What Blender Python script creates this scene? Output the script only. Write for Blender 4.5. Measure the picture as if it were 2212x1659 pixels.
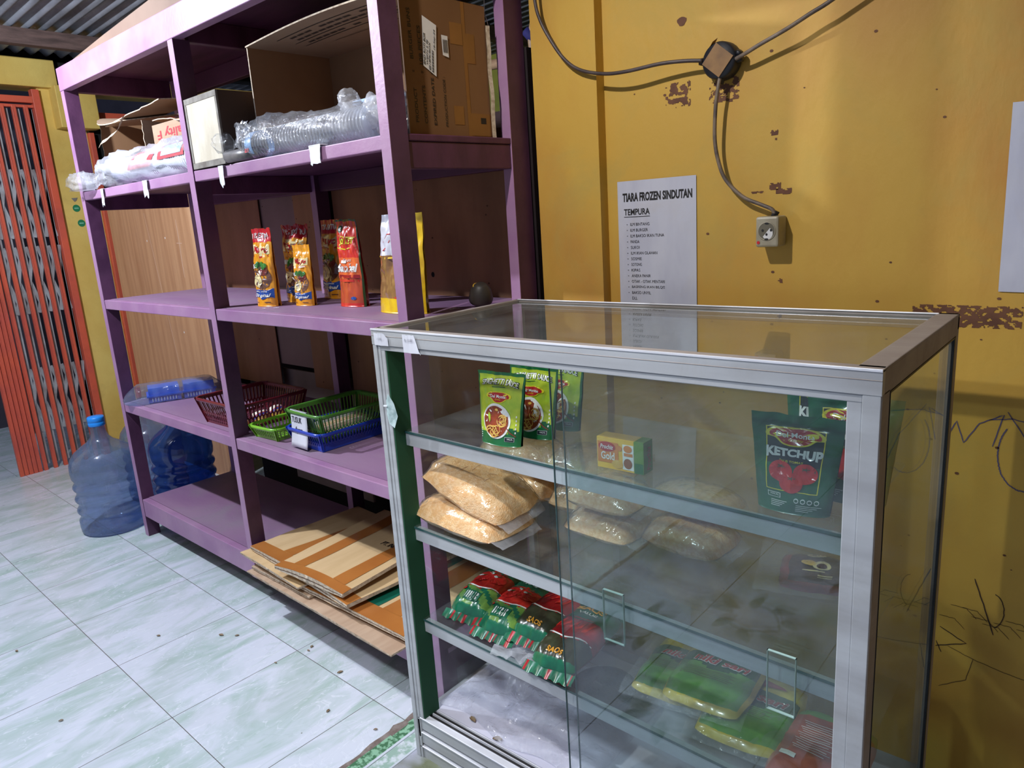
import bpy, bmesh, math, random
from mathutils import Vector, Matrix, noise, Euler
random.seed(7)
for o in list(bpy.data.objects): bpy.data.objects.remove(o)
SC = bpy.context.scene; COL = SC.collection
PI = math.pi
# ---------------------------------------------------------------- camera
F_PX, PITCH, ROLL, YAW, EYE = 1569.5, -0.22986, -0.06533, 0.71871, 1.3187
cy_, sy_, cp_, sp_ = math.cos(YAW), math.sin(YAW), math.cos(PITCH), math.sin(PITCH)
fwd = Vector((-sy_*cp_, cy_*cp_, sp_)); rgt = Vector((cy_, sy_, 0)); upv = rgt.cross(fwd)
r2 = rgt*math.cos(ROLL)+upv*math.sin(ROLL); u2 = -rgt*math.sin(ROLL)+upv*math.cos(ROLL)
cam = bpy.data.cameras.new('camera'); camo = bpy.data.objects.new('camera', cam); COL.objects.link(camo)
camo.matrix_world = Matrix(((r2.x, u2.x, -fwd.x, 0), (r2.y, u2.y, -fwd.y, 0), (r2.z, u2.z, -fwd.z, EYE), (0, 0, 0, 1)))
cam.sensor_width = 36; cam.sensor_fit = 'HORIZONTAL'; cam.lens = F_PX/2212*36; cam.clip_start = .02
SC.camera = camo
# ---------------------------------------------------------------- world, lights, exposure
w = bpy.data.worlds.new('world'); SC.world = w; w.use_nodes = True
bg = w.node_tree.nodes['Background']; bg.inputs[0].default_value = (.62, .72, 1, 1); bg.inputs[1].default_value = .40
def lamp(name, loc, power, size, col, kind='POINT', target=None, cone=70, blend=.3):
    l = bpy.data.lights.new(name, kind); l.energy = power; l.color = col
    l.shadow_soft_size = size
    if kind == 'SPOT': l.spot_size = math.radians(cone); l.spot_blend = blend
    o = bpy.data.objects.new(name, l); COL.objects.link(o); o.location = loc
    if target: o.rotation_euler = (Vector(target)-Vector(loc)).to_track_quat('-Z', 'Y').to_euler()
    return o
lamp('ceiling_bulb', (-2.95, .32, 2.2), 155, .022, (.86, .91, 1))
lamp('shaded_lamp', (-1.06, .2, 2.5), 88, .025, (1, .95, .90), 'SPOT', (-.99, 1.5, 1.0), 80, .85)
lamp('case_fill_spot', (-.75, -.45, 2.35), 135, .08, (.86, .92, 1), 'SPOT', (-.75, .15, 0), 88, .7)  # added fill, no known fixture; brightens the case goods and floor reflection
SC.view_settings.view_transform = 'Standard'; SC.view_settings.look = 'None'
SC.cycles.transparent_max_bounces = 40
SC.view_settings.exposure = 0; SC.view_settings.gamma = 1; SC.view_settings.use_curve_mapping = False

# ---------------------------------------------------------------- materials
def lin(c): return tuple(((x/255)/12.92 if x/255 <= .04045 else ((x/255+.055)/1.055)**2.4) for x in c[:3])
MATS = {}
def base_mat(name):
    m = bpy.data.materials.new(name); m.use_nodes = True; nt = m.node_tree; nt.nodes.clear()
    out = nt.nodes.new('ShaderNodeOutputMaterial'); MATS[name] = m
    return m, nt, out
def N(nt, t, **k):
    n = nt.nodes.new(t)
    for a, b in k.items(): setattr(n, a, b)
    return n
def L(nt, a, b): nt.links.new(a, b)
def mth(nt, op, a, b=None, c=None):
    n = N(nt, 'ShaderNodeMath', operation=op)
    for i, v in enumerate((a, b, c)):
        if v is None: continue
        if isinstance(v, (int, float)): n.inputs[i].default_value = v
        else: L(nt, v, n.inputs[i])
    return n.outputs[0]
def mixc(nt, fac, a, b):
    n = N(nt, 'ShaderNodeMix', data_type='RGBA')
    if isinstance(fac, (int, float)): n.inputs[0].default_value = fac
    else: L(nt, fac, n.inputs[0])
    for i, v in ((6, a), (7, b)):
        if isinstance(v, tuple): n.inputs[i].default_value = (*v[:3], 1)
        else: L(nt, v, n.inputs[i])
    return n.outputs[2]
def ramp(nt, fac, lo, hi):
    n = N(nt, 'ShaderNodeMapRange'); L(nt, fac, n.inputs[0]); n.inputs[1].default_value = lo; n.inputs[2].default_value = hi
    return n.outputs[0]
def coords(nt, scale=(1, 1, 1), rot=(0, 0, 0)):
    g = N(nt, 'ShaderNodeTexCoord'); mp = N(nt, 'ShaderNodeMapping'); L(nt, g.outputs['Object'], mp.inputs[0])
    mp.inputs['Scale'].default_value = scale; mp.inputs['Rotation'].default_value = rot
    return mp.outputs[0]
def tnoise(nt, vec, scale, detail=4, dist=0, rough=.55):
    n = N(nt, 'ShaderNodeTexNoise'); L(nt, vec, n.inputs[0]); n.inputs['Scale'].default_value = scale
    n.inputs['Detail'].default_value = detail; n.inputs['Distortion'].default_value = dist; n.inputs['Roughness'].default_value = rough
    return n.outputs[0]
def bump(nt, h, strength, dist=.01):
    n = N(nt, 'ShaderNodeBump'); n.inputs['Strength'].default_value = strength; n.inputs['Distance'].default_value = dist
    L(nt, h, n.inputs['Height']); return n.outputs[0]
def mat(name, col, rough=.6, metal=0, col2=None, scale=8, lo=.4, hi=.65, stretch=(1, 1, 1), bmp=0, bscale=60, coat=0, dirt=0, dcol=(120, 110, 105), spec=.5, trans=0):
    if name in MATS: return MATS[name]
    m, nt, out = base_mat(name)
    p = N(nt, 'ShaderNodeBsdfPrincipled'); L(nt, p.outputs[0], out.inputs[0])
    p.inputs['Roughness'].default_value = rough; p.inputs['Metallic'].default_value = metal
    p.inputs['Specular IOR Level'].default_value = spec
    p.inputs['Coat Weight'].default_value = coat; p.inputs['Coat Roughness'].default_value = .08
    c = lin(col); c2 = lin(col2) if col2 else tuple(x*.82 for x in c)
    v = coords(nt, stretch)
    res = mixc(nt, ramp(nt, tnoise(nt, v, scale), lo, hi), c, c2)
    if dirt:
        d = ramp(nt, tnoise(nt, coords(nt), 3.5, 8, .6, .7), .5, .75)
        res = mixc(nt, mth(nt, 'MULTIPLY', d, dirt), res, lin(dcol))
        L(nt, mth(nt, 'ADD', mth(nt, 'MULTIPLY', d, .3*dirt), rough), p.inputs['Roughness'])
    L(nt, res, p.inputs['Base Color'])
    if bmp: L(nt, bump(nt, tnoise(nt, v, bscale, 6), bmp), p.inputs['Normal'])
    return m
def glass(name, tint=(.93, .98, .96), rough=.0, haze=0, hcol=(.7, .75, .78), film=0, ior=1.5, bsc=30):
    """clear sheet: transparent body, Fresnel reflection, optional dust haze and crinkle"""
    if name in MATS: return MATS[name]
    m, nt, out = base_mat(name)
    tr = N(nt, 'ShaderNodeBsdfTransparent'); tr.inputs[0].default_value = (*tint, 1)
    gl = N(nt, 'ShaderNodeBsdfGlossy'); gl.inputs['Roughness'].default_value = rough
    geo = N(nt, 'ShaderNodeNewGeometry'); fr = N(nt, 'ShaderNodeFresnel')
    L(nt, mth(nt, 'SUBTRACT', ior, mth(nt, 'MULTIPLY', geo.outputs['Backfacing'], ior-1/ior)), fr.inputs['IOR'])
    mx = N(nt, 'ShaderNodeMixShader'); L(nt, fr.outputs[0], mx.inputs[0]); L(nt, tr.outputs[0], mx.inputs[1]); L(nt, gl.outputs[0], mx.inputs[2])
    if film:
        b = bump(nt, tnoise(nt, coords(nt), bsc, 3, 1.5), film, .006)
        L(nt, b, gl.inputs['Normal']); L(nt, b, fr.inputs['Normal'])
    last = mx
    if haze:
        df = N(nt, 'ShaderNodeBsdfDiffuse'); df.inputs[0].default_value = (*hcol, 1)
        tl = N(nt, 'ShaderNodeBsdfTranslucent'); tl.inputs[0].default_value = (*hcol, 1)
        ad = N(nt, 'ShaderNodeMixShader'); ad.inputs[0].default_value = .4; L(nt, df.outputs[0], ad.inputs[1]); L(nt, tl.outputs[0], ad.inputs[2])
        f = mth(nt, 'MULTIPLY', ramp(nt, tnoise(nt, coords(nt), 6, 6, .8), .25, .8), haze*1.6)
        m2 = N(nt, 'ShaderNodeMixShader'); L(nt, f, m2.inputs[0]); L(nt, mx.outputs[0], m2.inputs[1]); L(nt, ad.outputs[0], m2.inputs[2])
        last = m2
    L(nt, last.outputs[0], out.inputs[0]); return m
def emis(name, col, st):
    m, nt, out = base_mat(name); e = N(nt, 'ShaderNodeEmission'); e.inputs[0].default_value = (*lin(col), 1); e.inputs[1].default_value = st
    L(nt, e.outputs[0], out.inputs[0]); return m

# ---------------------------------------------------------------- mesh builder
FONT = {}
def glyphs(s, bold=0, shear=0, space=1):
    k = (s, bold, shear, space)
    if k in FONT: return FONT[k]
    c = bpy.data.curves.new('t', 'FONT'); c.body = s; c.size = 1; c.fill_mode = 'BOTH'; c.offset = bold; c.resolution_u = 3
    c.shear = shear; c.space_character = space; c.align_x = 'LEFT'
    o = bpy.data.objects.new('t', c); COL.objects.link(o)
    dg = bpy.context.evaluated_depsgraph_get(); dg.update()
    me = bpy.data.meshes.new_from_object(o.evaluated_get(dg))
    vs = [(v.co.x, v.co.y) for v in me.vertices]; fs = [tuple(p.vertices) for p in me.polygons]
    bpy.data.objects.remove(o); bpy.data.curves.remove(c); bpy.data.meshes.remove(me)
    if vs:
        x0 = min(v[0] for v in vs); x1 = max(v[0] for v in vs); y0 = min(v[1] for v in vs); y1 = max(v[1] for v in vs)
    else: x0 = y0 = 0; x1 = y1 = 1
    FONT[k] = (vs, fs, (x0, x1, y0, y1)); return FONT[k]
class MB:
    def __init__(s): s.v = []; s.f = []; s.m = []; s.sm = []; s.mats = []
    def mi(s, m):
        if m not in s.mats: s.mats.append(m)
        return s.mats.index(m)
    def add(s, vs, fs, m, smooth=False, M=None):
        b = len(s.v)
        s.v += [tuple((M @ Vector(p))) if M else tuple(p) for p in vs]
        i = s.mi(m)
        for f in fs: s.f.append(tuple(b+k for k in f)); s.m.append(i); s.sm.append(smooth)
        return s
    def box(s, x0, x1, y0, y1, z0, z1, m, M=None):
        vs = [(x, y, z) for z in (z0, z1) for y in (y0, y1) for x in (x0, x1)]
        return s.add(vs, [(0, 2, 3, 1), (4, 5, 7, 6), (0, 1, 5, 4), (2, 6, 7, 3), (0, 4, 6, 2), (1, 3, 7, 5)], m, False, M)
    def bar(s, p, q, w, d, m, up=(0, 0, 1)):
        p = Vector(p); q = Vector(q); z = (q-p); l = z.length; z.normalize(); u = Vector(up)
        if abs(z.dot(u)) > .98: u = Vector((0, 1, 0))
        x = u.cross(z).normalized(); y = z.cross(x)
        M = Matrix(((x.x, y.x, z.x, p.x), (x.y, y.y, z.y, p.y), (x.z, y.z, z.z, p.z), (0, 0, 0, 1)))
        return s.box(-w/2, w/2, -d/2, d/2, 0, l, m, M)
    def tube(s, pts, r, m, n=10, caps=True):
        pts = [Vector(p) for p in pts]; rr = r if isinstance(r, (list, tuple)) else [r]*len(pts); vs = []; fs = []
        px = None
        for i, p in enumerate(pts):
            t = (pts[min(i+1, len(pts)-1)]-pts[max(i-1, 0)]).normalized()
            if px is None: a = Vector((0, 0, 1)) if abs(t.z) < .9 else Vector((1, 0, 0)); x = t.cross(a).normalized()
            else: x = (px-t*px.dot(t)).normalized()
            px = x; y = t.cross(x)
            vs += [p+(x*math.cos(k*2*PI/n)+y*math.sin(k*2*PI/n))*rr[i] for k in range(n)]
        for i in range(len(pts)-1):
            for k in range(n): fs.append((i*n+k, i*n+(k+1) % n, (i+1)*n+(k+1) % n, (i+1)*n+k))
        if caps: fs.append(tuple(range(n))[::-1]); fs.append(tuple((len(pts)-1)*n+k for k in range(n)))
        return s.add(vs, fs, m, True)
    def lathe(s, prof, m, n=40, M=None, caps=True):
        vs = []; fs = []
        for r, z in prof: vs += [(r*math.cos(k*2*PI/n), r*math.sin(k*2*PI/n), z) for k in range(n)]
        for i in range(len(prof)-1):
            for k in range(n): fs.append((i*n+k, i*n+(k+1) % n, (i+1)*n+(k+1) % n, (i+1)*n+k))
        if caps:
            if prof[0][0] > 1e-4: fs.append(tuple(range(n))[::-1])
            if prof[-1][0] > 1e-4: fs.append(tuple((len(prof)-1)*n+k for k in range(n)))
        return s.add(vs, fs, m, True, M)
    def grid(s, fn, nu, nv, m, smooth=True, wrap=False, M=None):
        """fn(u,v)->point; m a material or a function (u,v)->material"""
        b = len(s.v); cu = nu if wrap else nu+1
        for j in range(nv+1):
            for i in range(cu):
                p = fn(i/nu, j/nv); s.v.append(tuple(M @ Vector(p)) if M else tuple(p))
        for j in range(nv):
            for i in range(nu):
                a = b+j*cu+i; c = b+j*cu+(i+1) % cu; s.f.append((a, c, c+cu, a+cu)); s.sm.append(smooth)
                s.m.append(s.mi(m((i+.5)/nu, (j+.5)/nv) if callable(m) else m))
        return s
    def flat(s, poly, fn, m):
        """fill a 2-D outline (fan about its centre, rings for curvature) and map it with fn"""
        cx = sum(p[0] for p in poly)/len(poly); cy = sum(p[1] for p in poly)/len(poly); n = len(poly); vs = [fn(cx, cy)]; fs = []
        R = 3
        for r in range(1, R+1):
            for p in poly: vs.append(fn(cx+(p[0]-cx)*r/R, cy+(p[1]-cy)*r/R))
        for k in range(n): fs.append((0, 1+k, 1+(k+1) % n))
        for r in range(R-1):
            for k in range(n): a = 1+r*n+k; c = 1+r*n+(k+1) % n; fs.append((a, a+n, c+n, c))
        return s.add(vs, fs, m, False)
    def disc(s, cx, cy, rx, ry, fn, m, n=28, a0=0, sq=1):
        return s.flat([(cx+rx*math.cos(a0+k*2*PI/n), cy+ry*math.sin(a0+k*2*PI/n)) for k in range(n)], fn, m)
    def rect(s, x0, x1, y0, y1, fn, m, n=6):
        vs = [fn(x0+(x1-x0)*i/n, y0+(y1-y0)*j/n) for j in range(n+1) for i in range(n+1)]
        return s.add(vs, [(j*(n+1)+i, j*(n+1)+i+1, (j+1)*(n+1)+i+1, (j+1)*(n+1)+i) for j in range(n) for i in range(n)], m)
    def ribbon(s, pts, wd, fn, m):
        vs = []; fs = []
        for i, p in enumerate(pts):
            a = pts[max(i-1, 0)]; b = pts[min(i+1, len(pts)-1)]; dx = b[0]-a[0]; dy = b[1]-a[1]; l = math.hypot(dx, dy) or 1
            k = wd/2*(1 if 0 < i < len(pts)-1 else .6)
            vs.append(fn(p[0]-dy/l*k, p[1]+dx/l*k)); vs.append(fn(p[0]+dy/l*k, p[1]-dx/l*k))
        for i in range(len(pts)-1): fs.append((2*i, 2*i+1, 2*i+3, 2*i+2))
        return s.add(vs, fs, m)
    def text(s, t, x0, x1, y0, y1, fn, m, bold=0, shear=0, arc=0, rot=0, keep=None, grow=0):
        """letters fitted into the box x0..x1, y0..y1 of a 2-D surface mapped by fn; arc bends the line, rot in quarter turns"""
        vs, fs, (a, b, c, d) = glyphs(t, bold, shear)
        if not vs: return s
        out = []
        for x, y in vs:
            u = (x-a)/(b-a or 1); v = (y-c)/(d-c or 1)
            if grow: v = .5+(v-.5)*(1+grow*(2*u-1)**2)
            if rot == 1: u, v = 1-v, u
            elif rot == -1: u, v = v, 1-u
            elif rot == 2: u, v = 1-u, 1-v
            out.append(fn(x0+(x1-x0)*u, y0+(y1-y0)*v+arc*(1-(2*u-1)**2)))
        return s.add(out, fs, m)
    def build(s, name, parent=None, loc=None, rot=None, bevel=0, label=None, weld=0, sub=0, solid=0):
        me = bpy.data.meshes.new(name); me.from_pydata(s.v, [], s.f)
        for m in s.mats: me.materials.append(m)
        me.polygons.foreach_set('material_index', s.m); me.polygons.foreach_set('use_smooth', s.sm); me.update()
        o = bpy.data.objects.new(name, me); COL.objects.link(o)
        if weld:
            bm = bmesh.new(); bm.from_mesh(me); bmesh.ops.remove_doubles(bm, verts=bm.verts, dist=weld)
            bm.to_mesh(me); bm.free()
        if parent: o.parent = parent
        if loc: o.location = loc
        if rot: o.rotation_euler = rot
        if bevel:
            b = o.modifiers.new('bevel', 'BEVEL'); b.width = bevel; b.segments = 2; b.limit_method = 'ANGLE'
        if solid:
            b = o.modifiers.new('solid', 'SOLIDIFY'); b.thickness = solid; b.offset = -1
        if label: o['label'] = label
        return o
def tag(o, label=None, cat=None, group=None, kind=None):
    if label: o['label'] = label
    if cat: o['category'] = cat
    if group: o['group'] = group
    if kind: o['kind'] = kind
    return o
def thing(name, label, cat, loc=(0, 0, 0), rz=0, group=None):
    o = bpy.data.objects.new(name, None); COL.objects.link(o); o.empty_display_size = .05
    o.location = loc; o.rotation_euler = (0, 0, rz) if isinstance(rz, (int, float)) else rz
    return tag(o, label, cat, group)
def nz(x, y, z=0.): return noise.noise(Vector((x, y, z)))
def fold(x, y, z=0.): return 1-abs(nz(x, y, z))*2
# shelf frame -> world
SA = -0.0267; SX, SY = -3.3324, 1.206
def S(a, b, z=0): c, s = math.cos(SA), math.sin(SA); return (SX+a*c-b*s, SY+a*s+b*c, z)
CX, CY = -1.2717, .9943
def C(a, b, z=0): return (CX+a, CY+b, z)
WY = 1.675
# ================================================================ SETTING
YEL = mat('yellow_paint', (203, 162, 68), .55, 0, (188, 132, 56), 1.8, .42, .62, stretch=(1, 1, .55), bmp=.12, bscale=40, dirt=.45, dcol=(172, 156, 84))
YEL2 = mat('clean_yellow_paint', (224, 198, 110), .6, 0, (208, 174, 86), 2.2, bmp=.1, dirt=.3, dcol=(150, 120, 60))
YG = mat('olive_yellow_paint', (178, 176, 70), .7, 0, (150, 158, 72), 4, dirt=.3, dcol=(120, 120, 60))
BROWN = mat('old_brown_paint', (112, 72, 48), .7, 0, (92, 56, 38), 30)
INK = mat('pencil_ink', (70, 50, 36), .8)
BLUEINK = mat('blue_pen_ink', (92, 84, 118), .8)
BLACK = mat('black_print', (28, 26, 28), .6)
WHITE = mat('white_print', (236, 236, 238), .5)
DARK = mat('dark_void', (16, 14, 14), .9)
def floor_mat():
    m, nt, out = base_mat('green_marble_tile'); p = N(nt, 'ShaderNodeBsdfPrincipled'); L(nt, p.outputs[0], out.inputs[0])
    g = N(nt, 'ShaderNodeTexCoord'); mp = N(nt, 'ShaderNodeMapping', vector_type='TEXTURE'); L(nt, g.outputs['Object'], mp.inputs[0])
    mp.inputs['Location'].default_value = (-2.7327, 1.1054, 0); mp.inputs['Rotation'].default_value = (0, 0, -.0315); mp.inputs['Scale'].default_value = (.4, .4, .4)
    sp = N(nt, 'ShaderNodeSeparateXYZ'); L(nt, mp.outputs[0], sp.inputs[0])
    fx = mth(nt, 'FRACT', sp.outputs[0]); fy = mth(nt, 'FRACT', sp.outputs[1])
    ex = mth(nt, 'MINIMUM', fx, mth(nt, 'SUBTRACT', 1, fx)); ey = mth(nt, 'MINIMUM', fy, mth(nt, 'SUBTRACT', 1, fy))
    e = mth(nt, 'MINIMUM', ex, ey); gro = mth(nt, 'LESS_THAN', e, .0026)
    cell = N(nt, 'ShaderNodeCombineXYZ'); L(nt, mth(nt, 'FLOOR', sp.outputs[0]), cell.inputs[0]); L(nt, mth(nt, 'FLOOR', sp.outputs[1]), cell.inputs[1])
    wn = N(nt, 'ShaderNodeTexWhiteNoise'); L(nt, cell.outputs[0], wn.inputs[0])
    off = N(nt, 'ShaderNodeVectorMath', operation='MULTIPLY_ADD'); L(nt, wn.outputs['Color'], off.inputs[0]); off.inputs[1].default_value = (7, 7, 7)
    st = N(nt, 'ShaderNodeMapping'); L(nt, mp.outputs[0], st.inputs[0]); st.inputs['Rotation'].default_value = (0, 0, -.35); st.inputs['Scale'].default_value = (2.6, .75, 1)
    L(nt, st.outputs[0], off.inputs[2]); v = off.outputs[0]
    a = tnoise(nt, v, 1.3, 5, 1.2, .6); c = mixc(nt, ramp(nt, a, .36, .58), lin((174, 194, 190)), lin((210, 216, 228)))
    b = tnoise(nt, v, 1.9, 3, 2.2, .5); vein = mth(nt, 'ABSOLUTE', mth(nt, 'SUBTRACT', b, .5))
    c = mixc(nt, mth(nt, 'MULTIPLY', ramp(nt, vein, .012, .0), .75), c, lin((226, 230, 240)))
    c = mixc(nt, mth(nt, 'MULTIPLY', ramp(nt, tnoise(nt, v, 3.1, 6, 1.5, .65), .56, .72), .5), c, lin((156, 182, 170)))
    spk = tnoise(nt, coords(nt), 42, 2); c = mixc(nt, ramp(nt, spk, .77, .80), c, lin((110, 105, 92)))
    drt = tnoise(nt, coords(nt), 2.3, 6, .5); c = mixc(nt, mth(nt, 'MULTIPLY', ramp(nt, drt, .5, .75), .25), c, lin((150, 155, 150)))
    c = mixc(nt, gro, c, lin((92, 90, 88))); L(nt, c, p.inputs['Base Color'])
    L(nt, mth(nt, 'ADD', .16, mth(nt, 'MULTIPLY', drt, .25)), p.inputs['Roughness'])
    L(nt, bump(nt, mth(nt, 'SUBTRACT', 1, gro), .25, .002), p.inputs['Normal'])
    return m
FT = floor_mat()
PT = mat('pale_patterned_tile', (182, 186, 204), .22, 0, (112, 118, 92), 3.6, .50, .64, dirt=.5, dcol=(96, 98, 74))
GM = mat('green_mosaic_tile', (140, 186, 156), .3, 0, (70, 116, 84), 70, .45, .55)
MG = mat('mottled_green_tile', (150, 178, 166), .3, 0, (206, 214, 220), 38, .45, .58)
WT = mat('white_tile_line', (200, 208, 218), .3); OL = mat('olive_tile_print', (46, 54, 30), .35, 0, (66, 74, 48), 20)
GROUT = mat('broken_grout', (112, 96, 90), .9, 0, (140, 130, 124), 40)
m = MB()
XB = -1.385
m.add([(-4.9, -3, 0), (XB, -3, 0), (XB, 4.3, 0), (-4.9, 4.3, 0)], [(0, 1, 2, 3)], FT)
m.add([(XB, -3, 0), (2.6, -3, 0), (2.6, 4.3, 0), (XB, 4.3, 0)], [(0, 1, 2, 3)], PT)
m.add([(-6.6, -3, -.05), (-4.9, -3, -.05), (-4.9, 4.3, -.05), (-6.6, 4.3, -.05)], [(0, 1, 2, 3)], FT)
m.add([(-4.9, -3, -.05), (-4.9, 4.3, -.05), (-4.9, 4.3, 0), (-4.9, -3, 0)], [(0, 1, 2, 3)], BROWN)
zf = .0006
fl = lambda x, y: (x, y, zf)
def ragged(ya, yb, n, x0f, x1f, mt, z=.0006):
    vs = []
    for i in range(n+1):
        y = ya+(yb-ya)*i/n; vs += [(x0f(y), y, z), (x1f(y), y, z)]
    m.add(vs, [(2*i, 2*i+1, 2*i+3, 2*i+2) for i in range(n)], mt)
ragged(-.6, 1.16, 90, lambda y: XB-.012+.016*nz(y*14, 1), lambda y: XB+.006, GROUT)
ragged(.30, 1.16, 8, lambda y: XB+.004, lambda y: XB+.038, GM, .0009)
ragged(.30, 1.16, 8, lambda y: XB+.038, lambda y: XB+.046, WT, .0009)
ragged(.30, 1.16, 8, lambda y: XB+.048, lambda y: XB+.092, MG, .0009)
ragged(.30, 1.16, 8, lambda y: XB+.092, lambda y: XB+.098, WT, .0009)
ragged(1.0, 1.06, 10, lambda y: XB-.02+.4*abs(y-1.03), lambda y: XB+.01, GROUT, .001)
for yy in (.80, .55):
    for r_, mm in ((.03, WT), (.023, MG), (.016, WT)): m.disc(XB+.07, yy, r_, r_, lambda x, y, k=r_: (x, y, .0012+(.03-k)*.02), mm)
for xx in (-.98, -.58, -.18, .22): m.box(xx-.0015, xx+.0015, -3, .97, 0, .0004, INK)
for yy in (-2.2, -1.0, .2): m.box(XB, 2.6, yy-.0012, yy+.0012, 0, .0004, INK)
def leaf2(cx, cy, a, l, wd, mt, bend=.4):
    pts = []
    for t in [i/10 for i in range(11)]: pts.append((t*l, wd*math.sin(PI*t)**.8+bend*l*t*t))
    for t in [1-i/10 for i in range(1, 10)]: pts.append((t*l, -wd*math.sin(PI*t)**.8+bend*l*t*t))
    ca, sa = math.cos(a), math.sin(a)
    m.flat([(cx+x*ca-y*sa, cy+x*sa+y*ca) for x, y in pts], fl, mt)
def scroll(cx, cy, a, k):
    ca, sa = math.cos(a), math.sin(a)
    T = lambda x, y: (cx+k*(x*ca-y*sa), cy+k*(x*sa+y*ca))
    for sgn in (1, -1):
        m.ribbon([T(t*.16, sgn*(.07*math.sin(t*2.6)+.02*t)) for t in [i/12 for i in range(13)]], .008*k, fl, OL)
        for (x, y, b, l) in ((.13, .05, .8, .07), (.16, .02, -.2, .08), (.08, .07, 1.9, .06), (.03, .045, 2.6, .05)):
            q = T(x, sgn*y); leaf2(q[0], q[1], a+sgn*b, l*k*1.15, .022*k, OL, .5*sgn)
for i, (xx, yy, aa) in enumerate(((-.78, -.52, .4), (-.30, -.28, 2.0), (-.74, -.02, 3.4), (-.28, .18, .9), (-1.18, .30, 5.1), (-.74, .44, 2.6), (-.36, .66, 4.0), (.12, .2, 3.))): scroll(xx, yy, aa, 1.0)
o = m.build('floor'); tag(o, kind='structure')

# ceiling: corrugated sheets
ROOF = mat('weathered_zinc_roof', (150, 156, 168), .5, .15, (104, 108, 116), 5, stretch=(.4, 3, 1), dirt=.5, dcol=(70, 66, 62))
zr = lambda x: 2.375+.052*(x+4.9)
m = MB(); ny = int(6.4/.077*8)
m.grid(lambda u, v: (-5.3+8.2*u, -2.1+6.4*v, zr(-5.3+8.2*u)+.014*math.sin(v*6.4/.077*2*PI)), 6, ny, ROOF)
m.grid(lambda u, v: (-5.3+8.2*u, -3.1+1.0*v, zr(-5.3+8.2*u)), 6, 1, ROOF)
tag(m.build('ceiling'), kind='structure')
WOODD = mat('dusty_rafter_wood', (104, 82, 76), .8, 0, (72, 56, 52), 6, stretch=(6, 1, 6), bmp=.3)
m = MB()
for xx in (-4.42, -3.2, -2.0, -.8):
    m.box(xx-.03, xx+.03, -2.9, 4.2, zr(xx)-.095, zr(xx)-.017, WOODD)
tag(m.build('trim_1', bevel=.003), kind='structure')

# back wall with its pillar, paint losses and scribbles
m = MB(); X0, X1 = -1.29, 2.6
m.box(-1.087, X1, WY, WY+.12, 0, 2.75, YEL)
m.box(X0, -1.087, WY-.035, WY+.12, 0, 2.60, YEL)
wl = lambda x, z, e=.0008: (x, WY-e, z)
def flakes(x0, x1, z0, z1, thr, sd, mt=BROWN, cell=.0022, fq=70, edge=.25):
    nx = int((x1-x0)/cell); nzc = int((z1-z0)/cell); vs = {}; V = []; Fc = []
    def vid(i, j):
        if (i, j) not in vs:
            x = x0+i*cell+.0011*nz(i*3.3, j*2.1, sd); z = z0+j*cell+.0011*nz(i*2.3, j*3.1, sd+4)
            vs[(i, j)] = len(V); V.append((x, WY-.0007, z))
        return vs[(i, j)]
    for i in range(nx):
        for j in range(nzc):
            u = i/nx; v = j/nzc; e = min(u, 1-u, v, 1-v)
            if nz(i*cell*fq, j*cell*fq*1.5, sd)+.4*nz(i*cell*fq*3, j*cell*fq*4, sd)+edge*(min(e, .2)/.2) > thr:
                Fc.append((vid(i, j), vid(i+1, j), vid(i+1, j+1), vid(i, j+1)))
    m.add(V, Fc, mt)
flakes(-.913, -.845, 1.54, 1.598, .12, 1); flakes(-.80, -.727, 1.535, 1.588, .16, 2)
flakes(-.655, -.628, 1.333, 1.350, 0, 3); flakes(-.640, -.603, 1.322, 1.336, 0, 4); flakes(-.697, -.668, 1.328, 1.334, 0, 5)
flakes(-.655, -.636, 1.44, 1.462, .2, 6); flakes(-.645, -.620, 1.12, 1.136, .25, 7)
flakes(-.350, -.16, 1.040, 1.085, .02, 8, fq=85); flakes(-.155, -.08, 1.03, 1.095, .1, 9, fq=60)
flakes(-1.26, -1.235, 1.12, 1.16, .55, 12)
m.flat([(-.868+.012*math.cos(a)*(1+.2*math.sin(3*a)), 1.728+.010*math.sin(a)) for a in [k*PI/6 for k in range(12)]], wl, BROWN)
def scrib(pts, wd=.0016, mt=INK):
    P = []
    for i in range(len(pts)-1):
        for t in range(6):
            f = t/6; P.append((pts[i][0]+(pts[i+1][0]-pts[i][0])*f+.001*nz(i*3+t, 5.5), pts[i][1]+(pts[i+1][1]-pts[i][1])*f+.0012*nz(i*3+t, 9.5)))
    P.append(pts[-1]); m.ribbon(P, wd, wl, mt)
arc = lambda cx, cz, rx, rz, a0, a1, n=14: [(cx+rx*math.cos(a0+(a1-a0)*i/n), cz+rz*math.sin(a0+(a1-a0)*i/n)) for i in range(n+1)]
scrib([(-.275, .80), (-.255, .845), (-.24, .80), (-.215, .845), (-.175, .868), (-.19, .80)], .0022, BLUEINK)
scrib(arc(-.135, .79, .045, .075, 2.4, 5.2), .0025, BLUEINK); scrib([(-.20, .855), (-.16, .862), (-.10, .85)], .0018, BLUEINK)
scrib([(-.17, .875), (-.12, .80), (-.10, .74)], .002, BLUEINK)
scrib([(-.2, .504), (-.18, .45), (-.158, .385)], .0026); scrib(arc(-.165, .44, .022, .04, -1.2, 1.4), .0018)
scrib([(-.257, .372), (-.205, .348), (-.262, .322)], .0022); scrib([(-.262, .335), (-.25, .31)], .002)
scrib([(-.24, .33), (-.19, .315), (-.14, .305), (-.09, .30)], .0012); scrib([(-.19, .315), (-.2, .26), (-.25, .225)], .0012)
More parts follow.
